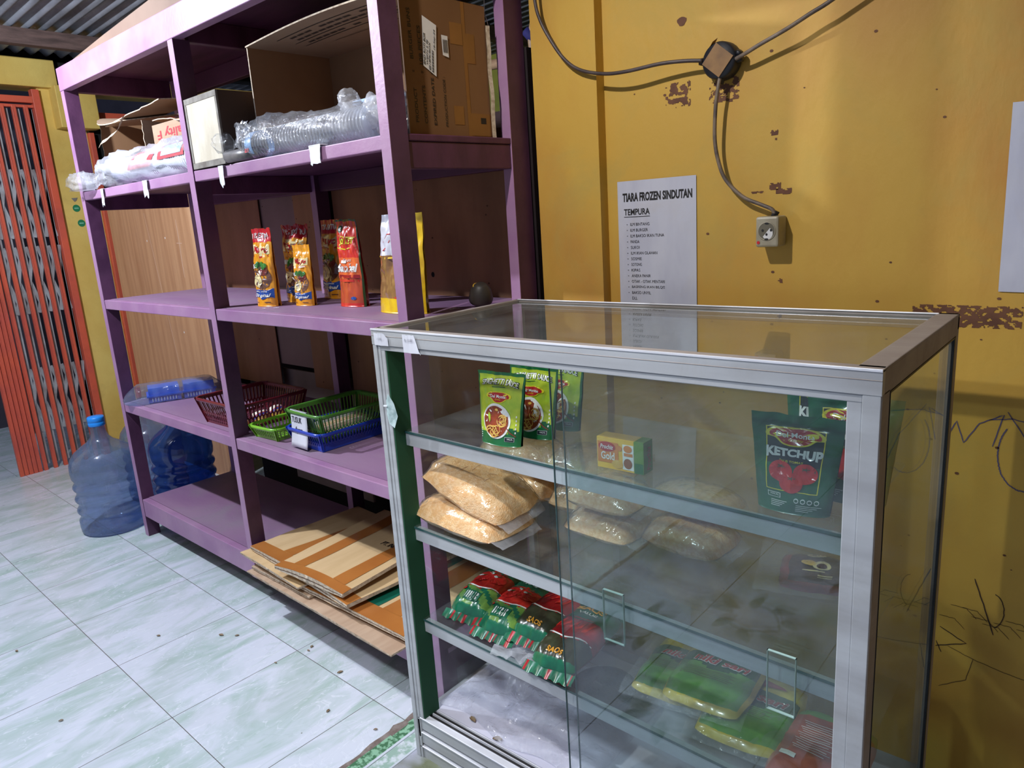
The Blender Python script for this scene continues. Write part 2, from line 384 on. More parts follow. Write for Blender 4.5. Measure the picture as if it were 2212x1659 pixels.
for k in range(12):
    x = -.26+.02*k; z = .40+.1*abs(nz(k*1.7, 3)); scrib([(x, z), (x+.03, z+.02*nz(k, 8)), (x+.05, z-.02)], .001)
for k in range(70):
    x = -1.05+1.1*random.random(); z = .3+1.5*random.random(); r = .0012+.002*random.random()
    m.disc(x, z, r*1.4, r, wl, BROWN, 6)
tag(m.build('wall_back'), kind='structure')
# left wall: column, lintels; far wall, front and right walls
m = MB(); GL = -4.89
m.box(GL-.12, GL, 1.645, 1.872, 0, 2.19, YEL2); m.box(GL-.12, GL, -3, .2, 0, 2.7, YEL2)
m.box(GL-.12, GL+.055, -3, 1.742, 2.185, 2.335, YEL2)
m.box(GL-.12, GL, 1.742, 1.872, 2.19, 2.42, DARK); m.box(GL-.12, GL, -3, 4.3, 2.335, 2.45, DARK)
m.box(GL-.12, GL+.10, 1.706, 1.92, 1.965, 2.195, YEL2)
m.box(GL-.12, GL+.02, 1.92, 4.3, 2.17, 2.27, YEL2); m.box(GL-.12, GL, 3.1, 4.3, 0, 2.2, YEL2)
tag(m.build('wall_left', bevel=.004), kind='structure')
m = MB(); m.box(-5.0, 2.7, 4.2, 4.3, -.05, 2.9, YG); tag(m.build('wall_far'), kind='structure')
m = MB(); m.box(2.6, 2.7, -3, 4.2, 0, 2.9, YEL2); tag(m.build('wall_right'), kind='structure')
NIGHT = mat('night_street_wall', (66, 62, 74), .9)
m = MB(); m.box(-6.7, -6.6, -3, 4.3, -.05, 3, NIGHT); tag(m.build('wall_street'), kind='structure')

# folding gate
OR_ = mat('orange_gate_paint', (208, 92, 66), .45, 0, (190, 84, 70), 5, dirt=.35, dcol=(120, 60, 50), bmp=.05)
GRYM = mat('galvanised_lattice', (164, 170, 174), .6, .1, (134, 130, 130), 9, dirt=.4, dcol=(96, 80, 72))
g = thing('door_1', None, None); tag(g, kind='structure')
m = MB(); m.box(GL-.02, GL+.03, 1.607, 1.645, 0, 2.175, OR_); m.box(GL-.02, GL+.03, .2, 1.607, 2.10, 2.135, OR_)
m.box(GL-.01, GL+.02, .2, 1.607, 2.075, 2.09, OR_); m.build('gate_frame', g, bevel=.002)
xg = GL+.015
ys = [1.565, 1.505, 1.447, 1.39, 1.335, 1.282]; st_ = [1.252-.024*k for k in range(5)]
for k, y in enumerate(ys+st_):
    m = MB(); m.box(xg-.012, xg+.008, y-.0105, y+.0105, 0, 2.085, OR_); m.box(xg+.006, xg+.012, y-.0105, y-.0065, .1, 2.07, OR_)
    m.build('gate_bar', g, bevel=.0015)
m = MB()
for k, y in enumerate(ys): m.box(xg-.035, xg-.022, y+.010, y+.034, .03, 2.07, GRYM)
m.box(xg-.035, xg-.022, 1.588, 1.602, .03, 2.07, GRYM)
m.build('backing_bar', g); m = MB()
for zc in (1.55, 1.12, .42):
    for k in range(-1, 6):
        ya = ys[k]+.01 if k >= 0 else 1.60; yb = ys[min(k+1, 5)] if k < 5 else 1.262
        m.bar((xg-.018, ya, zc+.19), (xg-.018, yb-.02, zc-.19), .018, .004, GRYM, (1, 0, 0))
        m.bar((xg-.024, ya, zc-.19), (xg-.024, yb-.02, zc+.19), .018, .004, GRYM, (1, 0, 0))
m.build('lattice', g)
g = thing('door_2', None, None); tag(g, kind='structure')
m = MB(); m.box(GL-.02, GL+.03, 1.872, 1.9, 0, 1.95, OR_); m.box(GL-.02, GL+.02, 1.9, 3.1, 2.03, 2.07, OR_)
m.build('gate_frame', g, bevel=.002); m = MB(); m.box(GL-.04, GL-.02, 1.9, 3.1, 0, 2.02, DARK); m.build('dark_opening', g)
# round stickers on the column
ST = mat('green_sticker', (28, 128, 84), .4); STG = mat('grey_sticker', (120, 116, 110), .6)
for i, (yy, zz) in enumerate(((1.733, 1.516), (1.745, 1.428))):
    m = MB(); e = lambda y, z: (GL+.0015, y, z)
    vs = [(GL+.0015, yy+.021*math.cos(k*PI/12), zz+.021*math.sin(k*PI/12)) for k in range(24)]
    m.add(vs, [tuple(range(24))], ST); m.box(GL, GL+.0014, yy-.003, yy+.003, zz-.003, zz+.003, ST)
    m.rect(yy-.012, yy+.012, zz-.004, zz+.004, lambda y, z: (GL+.0022, y, z), mat('sticker_pale_print', (120, 190, 160), .4), 1)
    tag(m.build('sticker'), 'round green sticker on yellow column, '+('upper' if i == 0 else 'lower')+' of the two', 'sticker', 'green stickers on the column')
m = MB(); m.add([(GL+.002, 1.714, 1.575), (GL+.002, 1.75, 1.577), (GL+.002, 1.742, 1.562), (GL+.002, 1.73, 1.553)], [(0, 1, 2, 3)], STG)
tag(m.build('sticker_scrap'), 'small grey scrap of tape on column above the green stickers', 'tape')

# ================================================================ SHELVING UNIT
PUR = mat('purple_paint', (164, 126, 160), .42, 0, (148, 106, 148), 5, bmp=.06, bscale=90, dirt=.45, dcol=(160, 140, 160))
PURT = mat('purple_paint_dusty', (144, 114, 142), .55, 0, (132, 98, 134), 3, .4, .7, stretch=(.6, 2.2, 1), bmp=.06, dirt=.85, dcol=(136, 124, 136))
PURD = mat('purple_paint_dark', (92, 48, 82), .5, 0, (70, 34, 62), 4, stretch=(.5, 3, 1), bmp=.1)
PURP = mat('purple_paint_shaded_posts', (86, 52, 82), .42, 0, (68, 38, 66), 7, bmp=.08, dirt=.25, dcol=(100, 74, 92))  # same purple darkened, so post sides carry their shade in the colour
sh = thing('shelving_unit', 'large purple wooden shelving unit with five shelves and open bays', 'shelving', (SX, SY, 0), SA)
HT = 1.988; LM = .986; LR = 1.971; DB = .48
m_ = lambda x0, x1, y0, y1, z0, z1, mt, nm, bv=.0025: MB().box(x0, x1, y0, y1, z0, z1, mt).build(nm, sh, bevel=bv)
def post(x0, x1, y0, y1, z0=0., z1=HT):
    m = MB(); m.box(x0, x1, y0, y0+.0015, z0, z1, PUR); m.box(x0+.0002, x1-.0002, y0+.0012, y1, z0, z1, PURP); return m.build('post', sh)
post(0, .034, 0, .053); post(LM, LM+.034, -.001, .053, .0965, HT-.085); post(LR, LR+.034, 0, .055)
post(.03, .064, .43, DB+.005); post(1.0, 1.034, .43, DB+.005); post(LR, LR+.034, .415, .487)
LV = [(.179, .0965, .1), (.627, .587, .58), (1.075, 1.036, 1.03), (1.515, 1.481, 1.44), (1.988, 1.903, 1.9)]
for i, (zt, zb, zs) in enumerate(LV):
    e = .0008*i
    if i < 4:
        for a0, a1 in ((.034, LM), (LM+.034, LR)): m_(a0, a1, .002, .03, zb, zt-.001, PUR, 'front_rail')
    else: m_(.0, LR+.034, -.003, .03, zb, zt, PUR, 'front_rail')
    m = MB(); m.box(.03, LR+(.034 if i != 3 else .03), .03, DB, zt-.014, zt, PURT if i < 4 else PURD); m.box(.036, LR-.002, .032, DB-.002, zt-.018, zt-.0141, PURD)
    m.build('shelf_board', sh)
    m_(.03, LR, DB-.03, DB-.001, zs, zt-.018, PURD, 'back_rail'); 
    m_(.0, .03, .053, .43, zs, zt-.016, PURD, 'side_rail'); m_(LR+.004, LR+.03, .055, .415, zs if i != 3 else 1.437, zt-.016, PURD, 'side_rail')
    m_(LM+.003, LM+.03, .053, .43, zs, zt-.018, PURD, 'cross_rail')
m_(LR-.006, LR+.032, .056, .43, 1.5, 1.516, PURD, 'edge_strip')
# paper tapes on the shelf edge
TAPE = mat('white_paper_tape', (226, 230, 236), .6)
for a, z, l, wdt, lab in ((.25, 1.512, .062, .028, 'white paper tag taped to shelf edge near left post'), (.655, 1.512, .055, .04, 'curled white paper tag on shelf edge below the bagged cups'), (1.21, 1.512, .055, .03, 'torn white paper tag on shelf edge below the wooden box'), (1.71, 1.519, .045, .05, 'notched white paper tag on shelf edge below long plastic bag')):
    m = MB(); m.grid(lambda u, v: (wdt*(u-.5)*(1+.15*nz(v*3, a)), -.004-.006*math.sin(v*2.2)*abs(nz(u*2, a*9, v))-.001*(u-.5), -l*v*(1+.25*nz(u*5, a*7))), 8, 8, TAPE)
    m.box(-wdt/2, wdt/2, -.0045, .02, -.001, .0012, TAPE)
    p = S(a, -.001, z); o = m.build('paper_tag', None, p, (0, 0, SA)); tag(o, lab, 'tag', 'paper tags on the shelf edge')

# plywood and boards behind the unit
PLY = mat('tan_plywood', (196, 150, 112), .6, 0, (176, 128, 92), 3, stretch=(9, 9, .5), bmp=.08, dirt=.25, dcol=(160, 120, 96))
PLYR = mat('reddish_hardboard', (158, 108, 84), .65, 0, (140, 92, 70), 3, stretch=(3, 3, .6), dirt=.3, dcol=(120, 84, 70))
PLYG = mat('grey_mauve_board', (138, 112, 110), .65, 0, (124, 98, 96), 3, dirt=.2, dcol=(110, 84, 80))
PLYB = mat('brown_hardboard', (152, 104, 74), .6, 0, (132, 90, 64), 3.5, stretch=(3, 3, .6), dirt=.35, dcol=(120, 80, 60))
LGR = mat('light_grey_board', (140, 122, 118), .7, 0, (120, 102, 98), 4)
def board(name, a0, a1, z0, z1, b, th, mt, lab, rz=0, marks=None, tilt=0):
    m = MB(); m.box(0, a1-a0, 0, th, 0, z1-z0, mt)
    if marks: marks(m)
    return tag(m.build(name, None, S(a0, b, z0), (tilt, 0, SA+rz), bevel=.001), lab, 'board', 'boards behind the shelving')
CH = mat('chalk_line', (222, 190, 170), .9)
def mk1(m):
    f = lambda x, z: (x, -.0006, z)
    m.ribbon([(.9+.003*math.sin(t), 1.40-.05*t) for t in range(7)], .005, f, CH); m.ribbon([(.87, 1.28), (.93, 1.278)], .005, f, CH)
    m.ribbon([(.52+.02*t, 1.45-.13*t) for t in range(9)], .004, f, CH)
    for x, z in ((.5, 1.3), (.74, 1.31), (.93, 1.02), (.78, .8)): m.disc(x, z, .005, .006, f, WHITE, 8)
m = MB(); m.box(0, 1.04, 0, .006, 0, 1.56, PLY); mk1(m)
m.grid(lambda u, v: (1.04+.05*math.sin(u*PI*.7), .06*(1-math.cos(u*PI*.7)), 1.56*v), 10, 1, PLY)
tag(m.build('plywood_sheet', None, S(-1.42, .60, 0), (0, 0, SA)), 'pale plywood sheet with white chalk mark behind the left bay', 'board', 'boards behind the shelving')
hole = lambda x, z, r=.008: (lambda m: m.disc(x, z, r, r*1.1, lambda a, b: (a, -.0006, b), DARK, 12))
DKS = mat('dark_stain', (92, 62, 46), .9)
def specks(n, W, H, sd):
    def f(m):
        rr = random.Random(sd)
        for k in range(n):
            x = W*rr.random(); z = H*rr.random(); r = .0015+.002*rr.random(); m.disc(x, z, r*1.3, r, lambda a, b: (a, -.0006, b), DKS, 6)
    return f
board('hardboard_sheet', .0, .498, .64, 1.60, .500, .004, PLYR, 'reddish hardboard sheet standing behind the mayonnaise pouches', 0, specks(12, .49, .9, 1))
board('hardboard_sheet', .49, .775, .745, 1.58, .512, .004, PLYG, 'greyish mauve board ending above a dark gap', 0, specks(6, .28, .8, 2))
board('hardboard_sheet', .765, .99, .67, 1.58, .500, .004, PLYB, 'narrow brown board left of the middle back post', 0, specks(10, .2, .9, 3))
def mk4(m):
    hole(.52, .54)(m); hole(.16, .16, .006)(m); specks(24, .85, .9, 4)(m)
    m.ribbon([(.40+.008*t, .86-.06*t) for t in range(9)], .003, lambda a, b: (a, -.0006, b), CH)
board('hardboard_sheet', 1.03, 1.925, .60, 1.56, .500, .004, PLYB, 'wide brown hardboard with a small hole behind the right bay', 0, mk4)
board('grey_board', .45, 1.02, .20, .715, .54, .01, LGR, 'light grey board low behind the shelves under the dark gap')
board('grey_board', 1.25, 1.9, .19, .56, .52, .01, LGR, 'light grey board behind the flattened cartons')
board('gap_shade_panel', -.06, 2.0, .02, 1.52, .64, .01, DARK, 'near-black panel painted as the shade behind the shelving boards')  # near-black sheet; its colour supplies the shade in the gap between boards
EDG = mat('dark_board_edge', (30, 20, 22), .6)
m = MB(); m.add([(0, 0, 0), (.012, 0, 0), (.012, .05, 0), (0, .05, 0), (0, -.01, 1.75), (.012, -.01, 1.75), (.012, .012, 1.75), (0, .012, 1.75)], [(0, 3, 2, 1), (4, 5, 6, 7), (0, 1, 5, 4), (1, 2, 6, 5), (2, 3, 7, 6), (3, 0, 4, 7)], EDG)
tag(m.build('board_edge', None, S(2.0, .50, 0), (0, 0, SA)), 'narrow black board standing against right rear post of shelving', 'board')
# tan board lying on top
TANB = mat('tan_cardboard_sheet', (128, 106, 92), .8, 0, (116, 94, 82), 3)
m = MB(); vs = []
for y in (.0, .36):
    for x, h in ((-.05, .003), (.40, .036), (.86, .064), (1.86, .085)): vs += [(x, y, 0), (x, y, h)]
fs = [(0, 1, 9, 8), (6, 14, 15, 7)]
for k in range(3): a = 2*k; fs += [(a, a+2, a+3, a+1), (a+8, a+9, a+11, a+10), (a+1, a+3, a+11, a+9), (a, a+8, a+10, a+2)]
m.add(vs, fs, TANB)
tag(m.build('cardboard_slab', None, S(.06, .02, 1.989), (0, 0, SA)), 'tan sheets lying on top of the purple shelving, rising to the right', 'sheet')

# ================================================================ DISPLAY CASE
ALU = mat('dusty_aluminium', (186, 190, 194), .42, .25, (168, 170, 174), 4, stretch=(.5, 1, 5), dirt=.35, dcol=(140, 134, 126))
ALUB = mat('aluminium_edge_highlight', (236, 238, 246), .3, .2)  # pale colour paints in the highlight along the case edges and lips
ALUD = mat('dusty_aluminium_top', (160, 152, 148), .6, .15, (142, 132, 126), 6, dirt=.6, dcol=(128, 112, 100))
GREEN = mat('green_felt_strip', (18, 74, 46), .8)
SEAL = mat('black_seal', (18, 22, 28), .5)
GEDGE = mat('green_glass_edge', (48, 82, 82), .15)
GL1 = glass('clear_pane', (.95, .98, .97), .0, .035, (.62, .66, .68))
GLS = glass('dusty_shelf_glass', (.92, .96, .96), .01, .06, (.66, .68, .70))
GLT = glass('dusty_top_glass', (.93, .96, .95), .0, .07, (.6, .6, .58))
GLD = glass('sliding_pane', (.93, .965, .965), .0, .02, (.55, .62, .66))
CW, CD, CH_ = 1.035, .508, 1.0936
dc = thing('display_case', 'glass display case with aluminium frame, goods on its shelves', 'display case', C(0, 0))
def cpart(nm, boxes, bv=.0015, lab=None):
    m = MB()
    for b in boxes: m.box(*b)
    return m.build(nm, dc, bevel=bv, label=lab)
cpart('header', [(0, CW, 0, .012, 1.058, CH_-.001, ALU), (.002, CW, .0, .022, CH_-.004, CH_, ALUD), (0, CW, -.0015, .002, CH_-.0035, CH_+.0005, ALUB), (0, CW, -.0008, .001, 1.078, 1.0792, ALUD)])
cpart('top_frame', [(.0, .014, .012, CD, 1.065, CH_, ALUD), (CW-.035, CW, .012, CD, CH_-.004, CH_, ALUD), (CW-.012, CW, .012, CD, 1.056, CH_-.003, ALUD), (0, CW, CD-.014, CD, 1.065, CH_, ALUD), (0.01, CW-.03, CD-.017, CD-.013, CH_-.001, CH_+.002, ALUB)])
cpart('corner_post', [(0, .014, .001, .03, 0, 1.058, ALU), (.0142, .024, .003, .03, .06, 1.058, ALU)])
cpart('corner_post', [(CW-.024, CW-.001, .001, .04, 0, 1.058, ALU), (CW-.002, CW, .003, .04, 0, 1.06, ALUD)])
cpart('corner_post', [(0, .02, CD-.02, CD, 0, 1.065, ALU)]); cpart('corner_post', [(CW-.024, CW, CD-.024, CD, 0, 1.058, ALUD)])
cpart('opening_frame', [(.024, .036, .004, .02, .115, 1.058, ALU), (CW-.044, CW-.0245, .004, .02, .115, 1.058, ALU), (.024, CW-.024, .003, .02, 1.046, 1.058, ALU)])
cpart('green_strip', [(.036, .04, .006, .055, .118, 1.046, GREEN)], 0)
cpart('seal_strip', [(CW-.004, CW+.0005, CD-.034, CD-.026, .12, 1.056, SEAL), (CW-.004, CW+.0005, .042, .044, .12, 1.056, SEAL), (CW-.004, CW+.0005, .044, CD-.03, 1.053, 1.056, SEAL)], 0)
# base: stacked louvre panels, track and floor board
m = MB()
for k in range(3):
    z0 = .118-.042*(k+1)
    m.box(.0142, CW-.0245, .006, .02, z0+.007, z0+.040, ALU); m.box(.0142, CW-.0245, .003, .02, z0+.038, z0+.0415, ALUB)
    m.box(.0142, CW-.0245, .012, .02, z0, z0+.007, SEAL)
m.box(.0142, .022, .003, .006, .0, .112, ALU)
m.box(.0, .02, .03, CD-.02, 0, .11, ALU); m.box(CW-.02, CW, .04, CD-.02, 0, .11, ALUD); m.box(.02, CW-.02, CD-.02, CD-.01, 0, .11, ALU)
m.build('base_panel', dc, bevel=.0008)
BRT = mat('dirty_track_black', (26, 24, 26), .6)
cpart('door_track', [(.024, CW-.024, .018, .05, .100, .112, BRT), (.024, CW-.024, .018, .0205, .112, .118, ALUB), (.024, CW-.024, .032, .0345, .112, .118, ALUB), (.024, CW-.024, .046, .049, .112, .117, ALUB)], 0)
PAPER = mat('white_shelf_paper', (206, 206, 222), .7, 0, (190, 190, 208), 5)
cpart('floor_board', [(.02, CW-.02, .05, CD-.02, .100, .1175, PAPER)], 0)
cpart('top_glass', [(.014, CW-.03, .022, CD-.014, CH_-.010, CH_-.005, GLT)], 0)
cpart('side_glass', [(.006, .010, .03, CD-.02, .115, 1.065, GL1)], 0); cpart('side_glass', [(CW-.008, CW-.004, .042, CD-.03, .115, 1.056, GL1)], 0)
cpart('rear_glass', [(.02, CW-.024, CD-.012, CD-.008, .115, 1.065, GL1)], 0)
def slide(x0, x1, y, hx):
    m = MB(); m.box(x0, x1, y, y+.004, .118, 1.046, GLD); m.box(x0-.0012, x0, y, y+.004, .118, 1.046, GEDGE)
    o = m.build('sliding_door', dc); m = MB()
    m.box(hx, hx+.045, y-.009, y-.004, .530, .634, GL1)
    TE = mat('pale_glass_rim', (170, 196, 192), .3)
    for b in ((hx, hx+.045, .530, .5312), (hx, hx+.045, .6328, .634), (hx, hx+.0012, .530, .634), (hx+.0438, hx+.045, .530, .634)): m.box(b[0], b[1], y-.009, y-.0041, b[2], b[3], TE)
    m.build('finger_pull', o)
slide(.482, CW-.044, .011, .890); slide(.497, CW-.046, .026, .575)
GSH = []
for zl, zr_, dp in ((.856, .839, .385), (.622, .594, .43), (.381, .350, .46)):
    z0 = (zl+zr_)/2; t = math.atan2(zr_-zl, .96); GSH.append((zl, zr_))
    Mx = Matrix.Translation((.5, 0, z0)) @ Matrix.Rotation(-t, 4, 'Y')
    m = MB(); m.box(-.464, .488, .034, dp, -.005, 0, GLS, Mx); m.box(-.464, .488, .0335, .034, -.005, 0, GEDGE, Mx)
    o = m.build('glass_shelf', dc); m = MB(); m.box(-.468, .490, .036, .041, -.035, -.0055, ALU, Mx); m.box(-.468, .490, .036, .052, -.0075, -.0055, ALU, Mx); m.build('support_rail', o, bevel=.0008)
gz = lambda i, a: GSH[i][0]+(GSH[i][1]-GSH[i][0])*(a-.02)/.96+.0008

# price labels and sticker on the case
NOTE = mat('handwritten_note_paper', (222, 224, 234), .6)
HW = mat('faded_pen', (120, 118, 130), .8)
def note(x0, x1, z0, z1, lines, lab, torn):
    m = MB(); n = 16
    vs = []
    for i in range(n+1):
        u = i/n; x = x0+(x1-x0)*u; zt = z1-.004*abs(nz(u*6, x0*30))-torn*max(0, u-.72)*.05; vs += [(x, -.0022, z0+.001*nz(u*3, 4)), (x, -.0026-.0015*abs(nz(u*5, 2)), zt)]
    m.add(vs, [(2*i, 2*i+2, 2*i+3, 2*i+1) for i in range(n)], NOTE)
    for t, a, b, c, d in lines: m.text(t, x0+(x1-x0)*a, x0+(x1-x0)*b, z0+(z1-z0)*c, z0+(z1-z0)*d, lambda x, z: (x, -.0048, z), HW, 0, .3)
    tag(m.build('price_label', None, C(0, 0)), lab, 'label', 'handwritten labels on the case')
note(.012, .058, 1.058, 1.086, [('-1.500', .25, .6, .45, .62)], 'torn handwritten price label at left corner of case header', .6)
note(.106, .158, 1.048, 1.087, [('Rp 15.000', .15, .65, .58, .78)], 'torn handwritten price label, second from left on case header', 3)
m = MB(); m.add([(0, 0, 0), (.007, -.004, .035), (.018, -.006, .052), (.03, -.002, .03), (.034, .002, .0), (.022, 0, -.028), (.006, -.001, -.02)], [(0, 6, 5, 4, 3, 2, 1)], mat('peeling_sticker_paper', (196, 216, 216), .5, 0, (150, 176, 176), 60))
m.add([(-.008, -.001, .018), (.012, -.007, .022), (.012, -.007, .026), (-.008, -.001, .022)], [(0, 1, 2, 3)], TAPE)
tag(m.build('peeling_label', None, C(.026, .000, .90)), 'peeling pale label curling off left frame of the case', 'label')

# ---------------------------------------------------------------- packet builders
FILM = glass('clear_plastic_film', (.97, .98, .99), .1, .14, (.86, .88, .93), .8, 1.5, 60)
FILMW = glass('cloudy_plastic_film', (.95, .96, .98), .14, .46, (.82, .84, .90), .9, 1.5, 70)
def pouch_fn(w, h, d, seed=0, crump=.004, wt=1., wb=.92, bend=0, lean=0, gus=.5, twist=0, seal=.1, sag=0):
    def P(u, v, side=-1, e=0.):
        s = 2*u-1; ww = w*(wb+(wt-wb)*v)
        th = d/2*max(0, (1-v/(1-seal)))**gus if v < 1-seal else 0
        y = side*(th*math.sqrt(max(0, 1-s*s*.98))+.0006+e)
        q = min(1, v*3)*(1-abs(s)**4*.7)
        c = crump*(nz(s*2.2+seed, v*4.5, seed)+.6*(abs(nz(s*4+seed, v*7+s*3, seed+5))*2-.5))*q
        y += c+lean*v+twist*s*v*v*w
        x = s*ww/2+bend*v*v+.5*crump*nz(v*5, seed+2)*v
        z = h*v*(1-sag*v)+.5*crump*nz(s*3, seed+8)*v
        return (x, y, z)
    return P
def make_pouch(name, lab, cat, group, loc, rz, P, zone, back, decals, bottom, nu=30, nv=46):
    m = MB(); m.grid(lambda u, v: P(u, v, -1), nu, nv, zone); m.grid(lambda u, v: P(1-u, v, 1), nu, nv, back)
    m.grid(lambda u, v: tuple(Vector(P(u, 0, -1)).lerp(Vector(P(u, 0, 1)), v)), nu, 4, bottom)
    f = lambda u, v, e=.0008: P(u, v, -1, e)
    decals(m, f)
    o = m.build(name, None, loc, (0, 0, rz), weld=.00001)
    return tag(o, lab, cat, group)
gp = lambda n, c, c2=None, r=.28: mat(n, c, r, 0, c2, 30, coat=.6)
K_GRN = gp('ketchup_green', (22, 96, 62), (16, 78, 54)); K_DRK = gp('ketchup_dark', (30, 40, 44)); K_YEL = gp('print_yellow', (226, 214, 50)); K_RED = gp('logo_red', (176, 34, 38))
K_TOM = gp('tomato_red', (206, 40, 34), (178, 28, 28)); P_WHT = gp('print_white', (232, 234, 230)); LIME = gp('lime_green', (176, 192, 54), (146, 176, 46)); DGRN = gp('deep_green', (20, 92, 48), (26, 104, 56))
SAUCE = gp('meat_sauce', (150, 66, 36), (112, 40, 26)); NOOD = gp('noodle_yellow', (222, 184, 96), (206, 160, 70)); SPOON = gp('wood_spoon', (124, 66, 40))
def logo(m, f, cx, cy, k):
    for g, mt, e in ((1.16, K_YEL, .0010), (1, K_RED, .0014)):
        ff = lambda u, v, e=e: f(u, v, e)
        pts = []
        for i in range(40):
            a = i*2*PI/40; r = 1+.10*math.cos(2*a+PI)*0+.13*abs(math.cos(1.5*a-PI/4))-.1
            pts.append((cx+k*g*.24*r*math.cos(a)*(1.15 if math.sin(a) > -.2 else .9), cy+k*g*.078*r*math.sin(a)))
        m.flat(pts, ff, mt)
    m.text('Del Monte', cx-.2*k, cx+.2*k, cy-.012*k, cy+.036*k, lambda u, v: f(u, v, .002), P_WHT, .02)
    m.text('Quality', cx-.07*k, cx+.09*k, cy-.05*k, cy-.024*k, lambda u, v: f(u, v, .002), K_YEL, 0, .3)
def ket_decals(m, f):
    for (a, b, c, d) in ((.17, .83, .86, .868), (.17, .83, .23, .238), (.17, .182, .23, .868), (.818, .83, .23, .868)): m.rect(a, b, c, d, f, K_YEL, 8)
    logo(m, f, .5, .79, 1.05)
    m.text('KETCHUP', .175, .83, .575, .655, lambda u, v: f(u, v, .002), P_WHT, .05, 0, .015, grow=.5)
    m.text('SAUS TOMAT', .33, .62, .525, .547, f, K_YEL, .01)
    for cx, cy in ((.36, .43), (.66, .43), (.5, .325)):
        m.disc(cx, cy, .145, .105, lambda u, v, e=.0012+(.43-cy)*.01: f(u, v, e), K_TOM)
        for a in range(5): m.ribbon([(cx, cy+.05), (cx+.05*math.cos(a*1.26), cy+.05+.02*math.sin(a*1.26))], .012, lambda u, v: f(u, v, .0028), K_GRN)
    for i in range(4): m.disc(.58+.085*i, .15, .032, .026, lambda u, v: f(u, v, .0012), P_WHT, 14); m.disc(.58+.085*i, .15, .024, .016, lambda u, v: f(u, v, .0016), K_GRN, 12)
    for (a, b, c, d) in ((.19, .37, .155, .205),): m.rect(a, b, c, d, lambda u, v: f(u, v, .001), P_WHT, 3); m.rect(a+.008, b-.008, c+.005, d-.005, lambda u, v: f(u, v, .0014), K_GRN, 3)
    m.text('HALAL', .24, .355, .178, .196, lambda u, v: f(u, v, .002), P_WHT, .01)
    for i in range(4): m.rect(.24, .46-.03*i, .12-.018*i, .126-.018*i, f, P_WHT, 2); m.rect(.58, .9-.05*i, .10-.018*i, .104-.018*i, f, P_WHT, 2)
def ket_zone(u, v): return K_DRK if .175 < u < .825 and .5 < v < .865 else K_GRN
def spag_zone(u, v):
    if u < .05 or u > .95 or v > .965 or v < .07: return DGRN
    if v < .42-.22*math.sin(PI*u)*0 and (v < .34-.25*(u-.5) if u > .5 else v < .28): return DGRN if v < .18 or u > .78 else LIME
    return LIME
def spag_decals(m, f):
    m.text('SPAGHETTI SAUCE', .11, .91, .800, .884, lambda u, v: f(u, v, .0010), K_DRK, .05, 0, .035)
    m.text('SPAGHETTI SAUCE', .12, .90, .806, .878, lambda u, v: f(u, v, .0020), P_WHT, .02, 0, .035)
    m.rect(.36, .62, .80, .808, f, K_GRN, 4)
    logo(m, f, .5, .67, .86)
    m.disc(.48, .34, .32, .245, lambda u, v: f(u, v, .0010), P_WHT, 36); m.disc(.47, .335, .285, .215, lambda u, v: f(u, v, .0014), SAUCE, 36)
    rr = random.Random(3)
    for k in range(20):
        cx, cy = (.62+.09*(rr.random()-.5), .36+.07*(rr.random()-.5)) if k < 10 else (.42+.24*(rr.random()-.5), .20+.06*(rr.random()-.5))
        r = .03+.05*rr.random(); a0 = rr.random()*6
        m.ribbon([(cx+r*1.2*math.cos(a0+t*.45), cy+r*.8*math.sin(a0+t*.45)) for t in range(9)], .013, lambda u, v, e=.0018+.0001*k: f(u, v, e), NOOD)
    m.disc(.50, .50, .04, .018, lambda u, v: f(u, v, .002), NOOD, 12); m.flat([(.30, .46), (.345, .42), (.36, .35), (.335, .31), (.31, .36), (.29, .41)], lambda u, v: f(u, v, .002), LIME)
    m.ribbon([(.72, .27), (.82, .2), (.93, .15)], .022, lambda u, v: f(u, v, .0022), SPOON)
    m.rect(.70, .90, .075, .135, lambda u, v: f(u, v, .0012), P_WHT, 3); m.rect(.706, .894, .079, .131, lambda u, v: f(u, v, .0016), K_DRK, 3); m.text('HALAL', .76, .88, .10, .122, lambda u, v: f(u, v, .002), P_WHT, .01)
    for i in range(5): m.disc(.91, .42-.055*i, .012, .016, f, P_WHT, 8)
    for i in range(5): m.rect(.08, .12-.004*i, .20-.03*i, .212-.03*i, f, P_WHT, 2)
for i, (a, b, rz, lab, sd) in enumerate(((.290, .085, .02, 'green spaghetti sauce pouch, foremost in the case', 1), (.318, .158, .03, 'green spaghetti sauce pouch directly behind the foremost one', 4), (.330, .235, .0, 'green spaghetti sauce pouch, rearmost of the three on top glass shelf', 7))):
    P = pouch_fn(.128, .150, .040, sd, .0035, 1., .82, lean=.012)
    make_pouch('sauce_pouch', lab, 'sauce pouch', 'spaghetti sauce pouches', C(a, b, gz(0, a)), rz, P, spag_zone, DGRN, spag_decals, DGRN)
for i, (a, b, rz, lab, sd, h) in enumerate(((.898, .080, .04, 'green ketchup pouch in front of the other two', 11, .150), (.955, .165, .02, 'green ketchup pouch behind the front one, at the frame', 14, .168), (.890, .245, .0, 'green ketchup pouch rearmost, half hidden by the others', 17, .182))):
    P = pouch_fn(.135, h, .042, sd, .004, 1.06, .80, lean=.010, seal=.12)
    make_pouch('ketchup_pouch', lab, 'ketchup pouch', 'ketchup pouches', C(a, b, gz(0, a-.03)), rz, P, ket_zone, K_GRN, ket_decals, K_GRN)
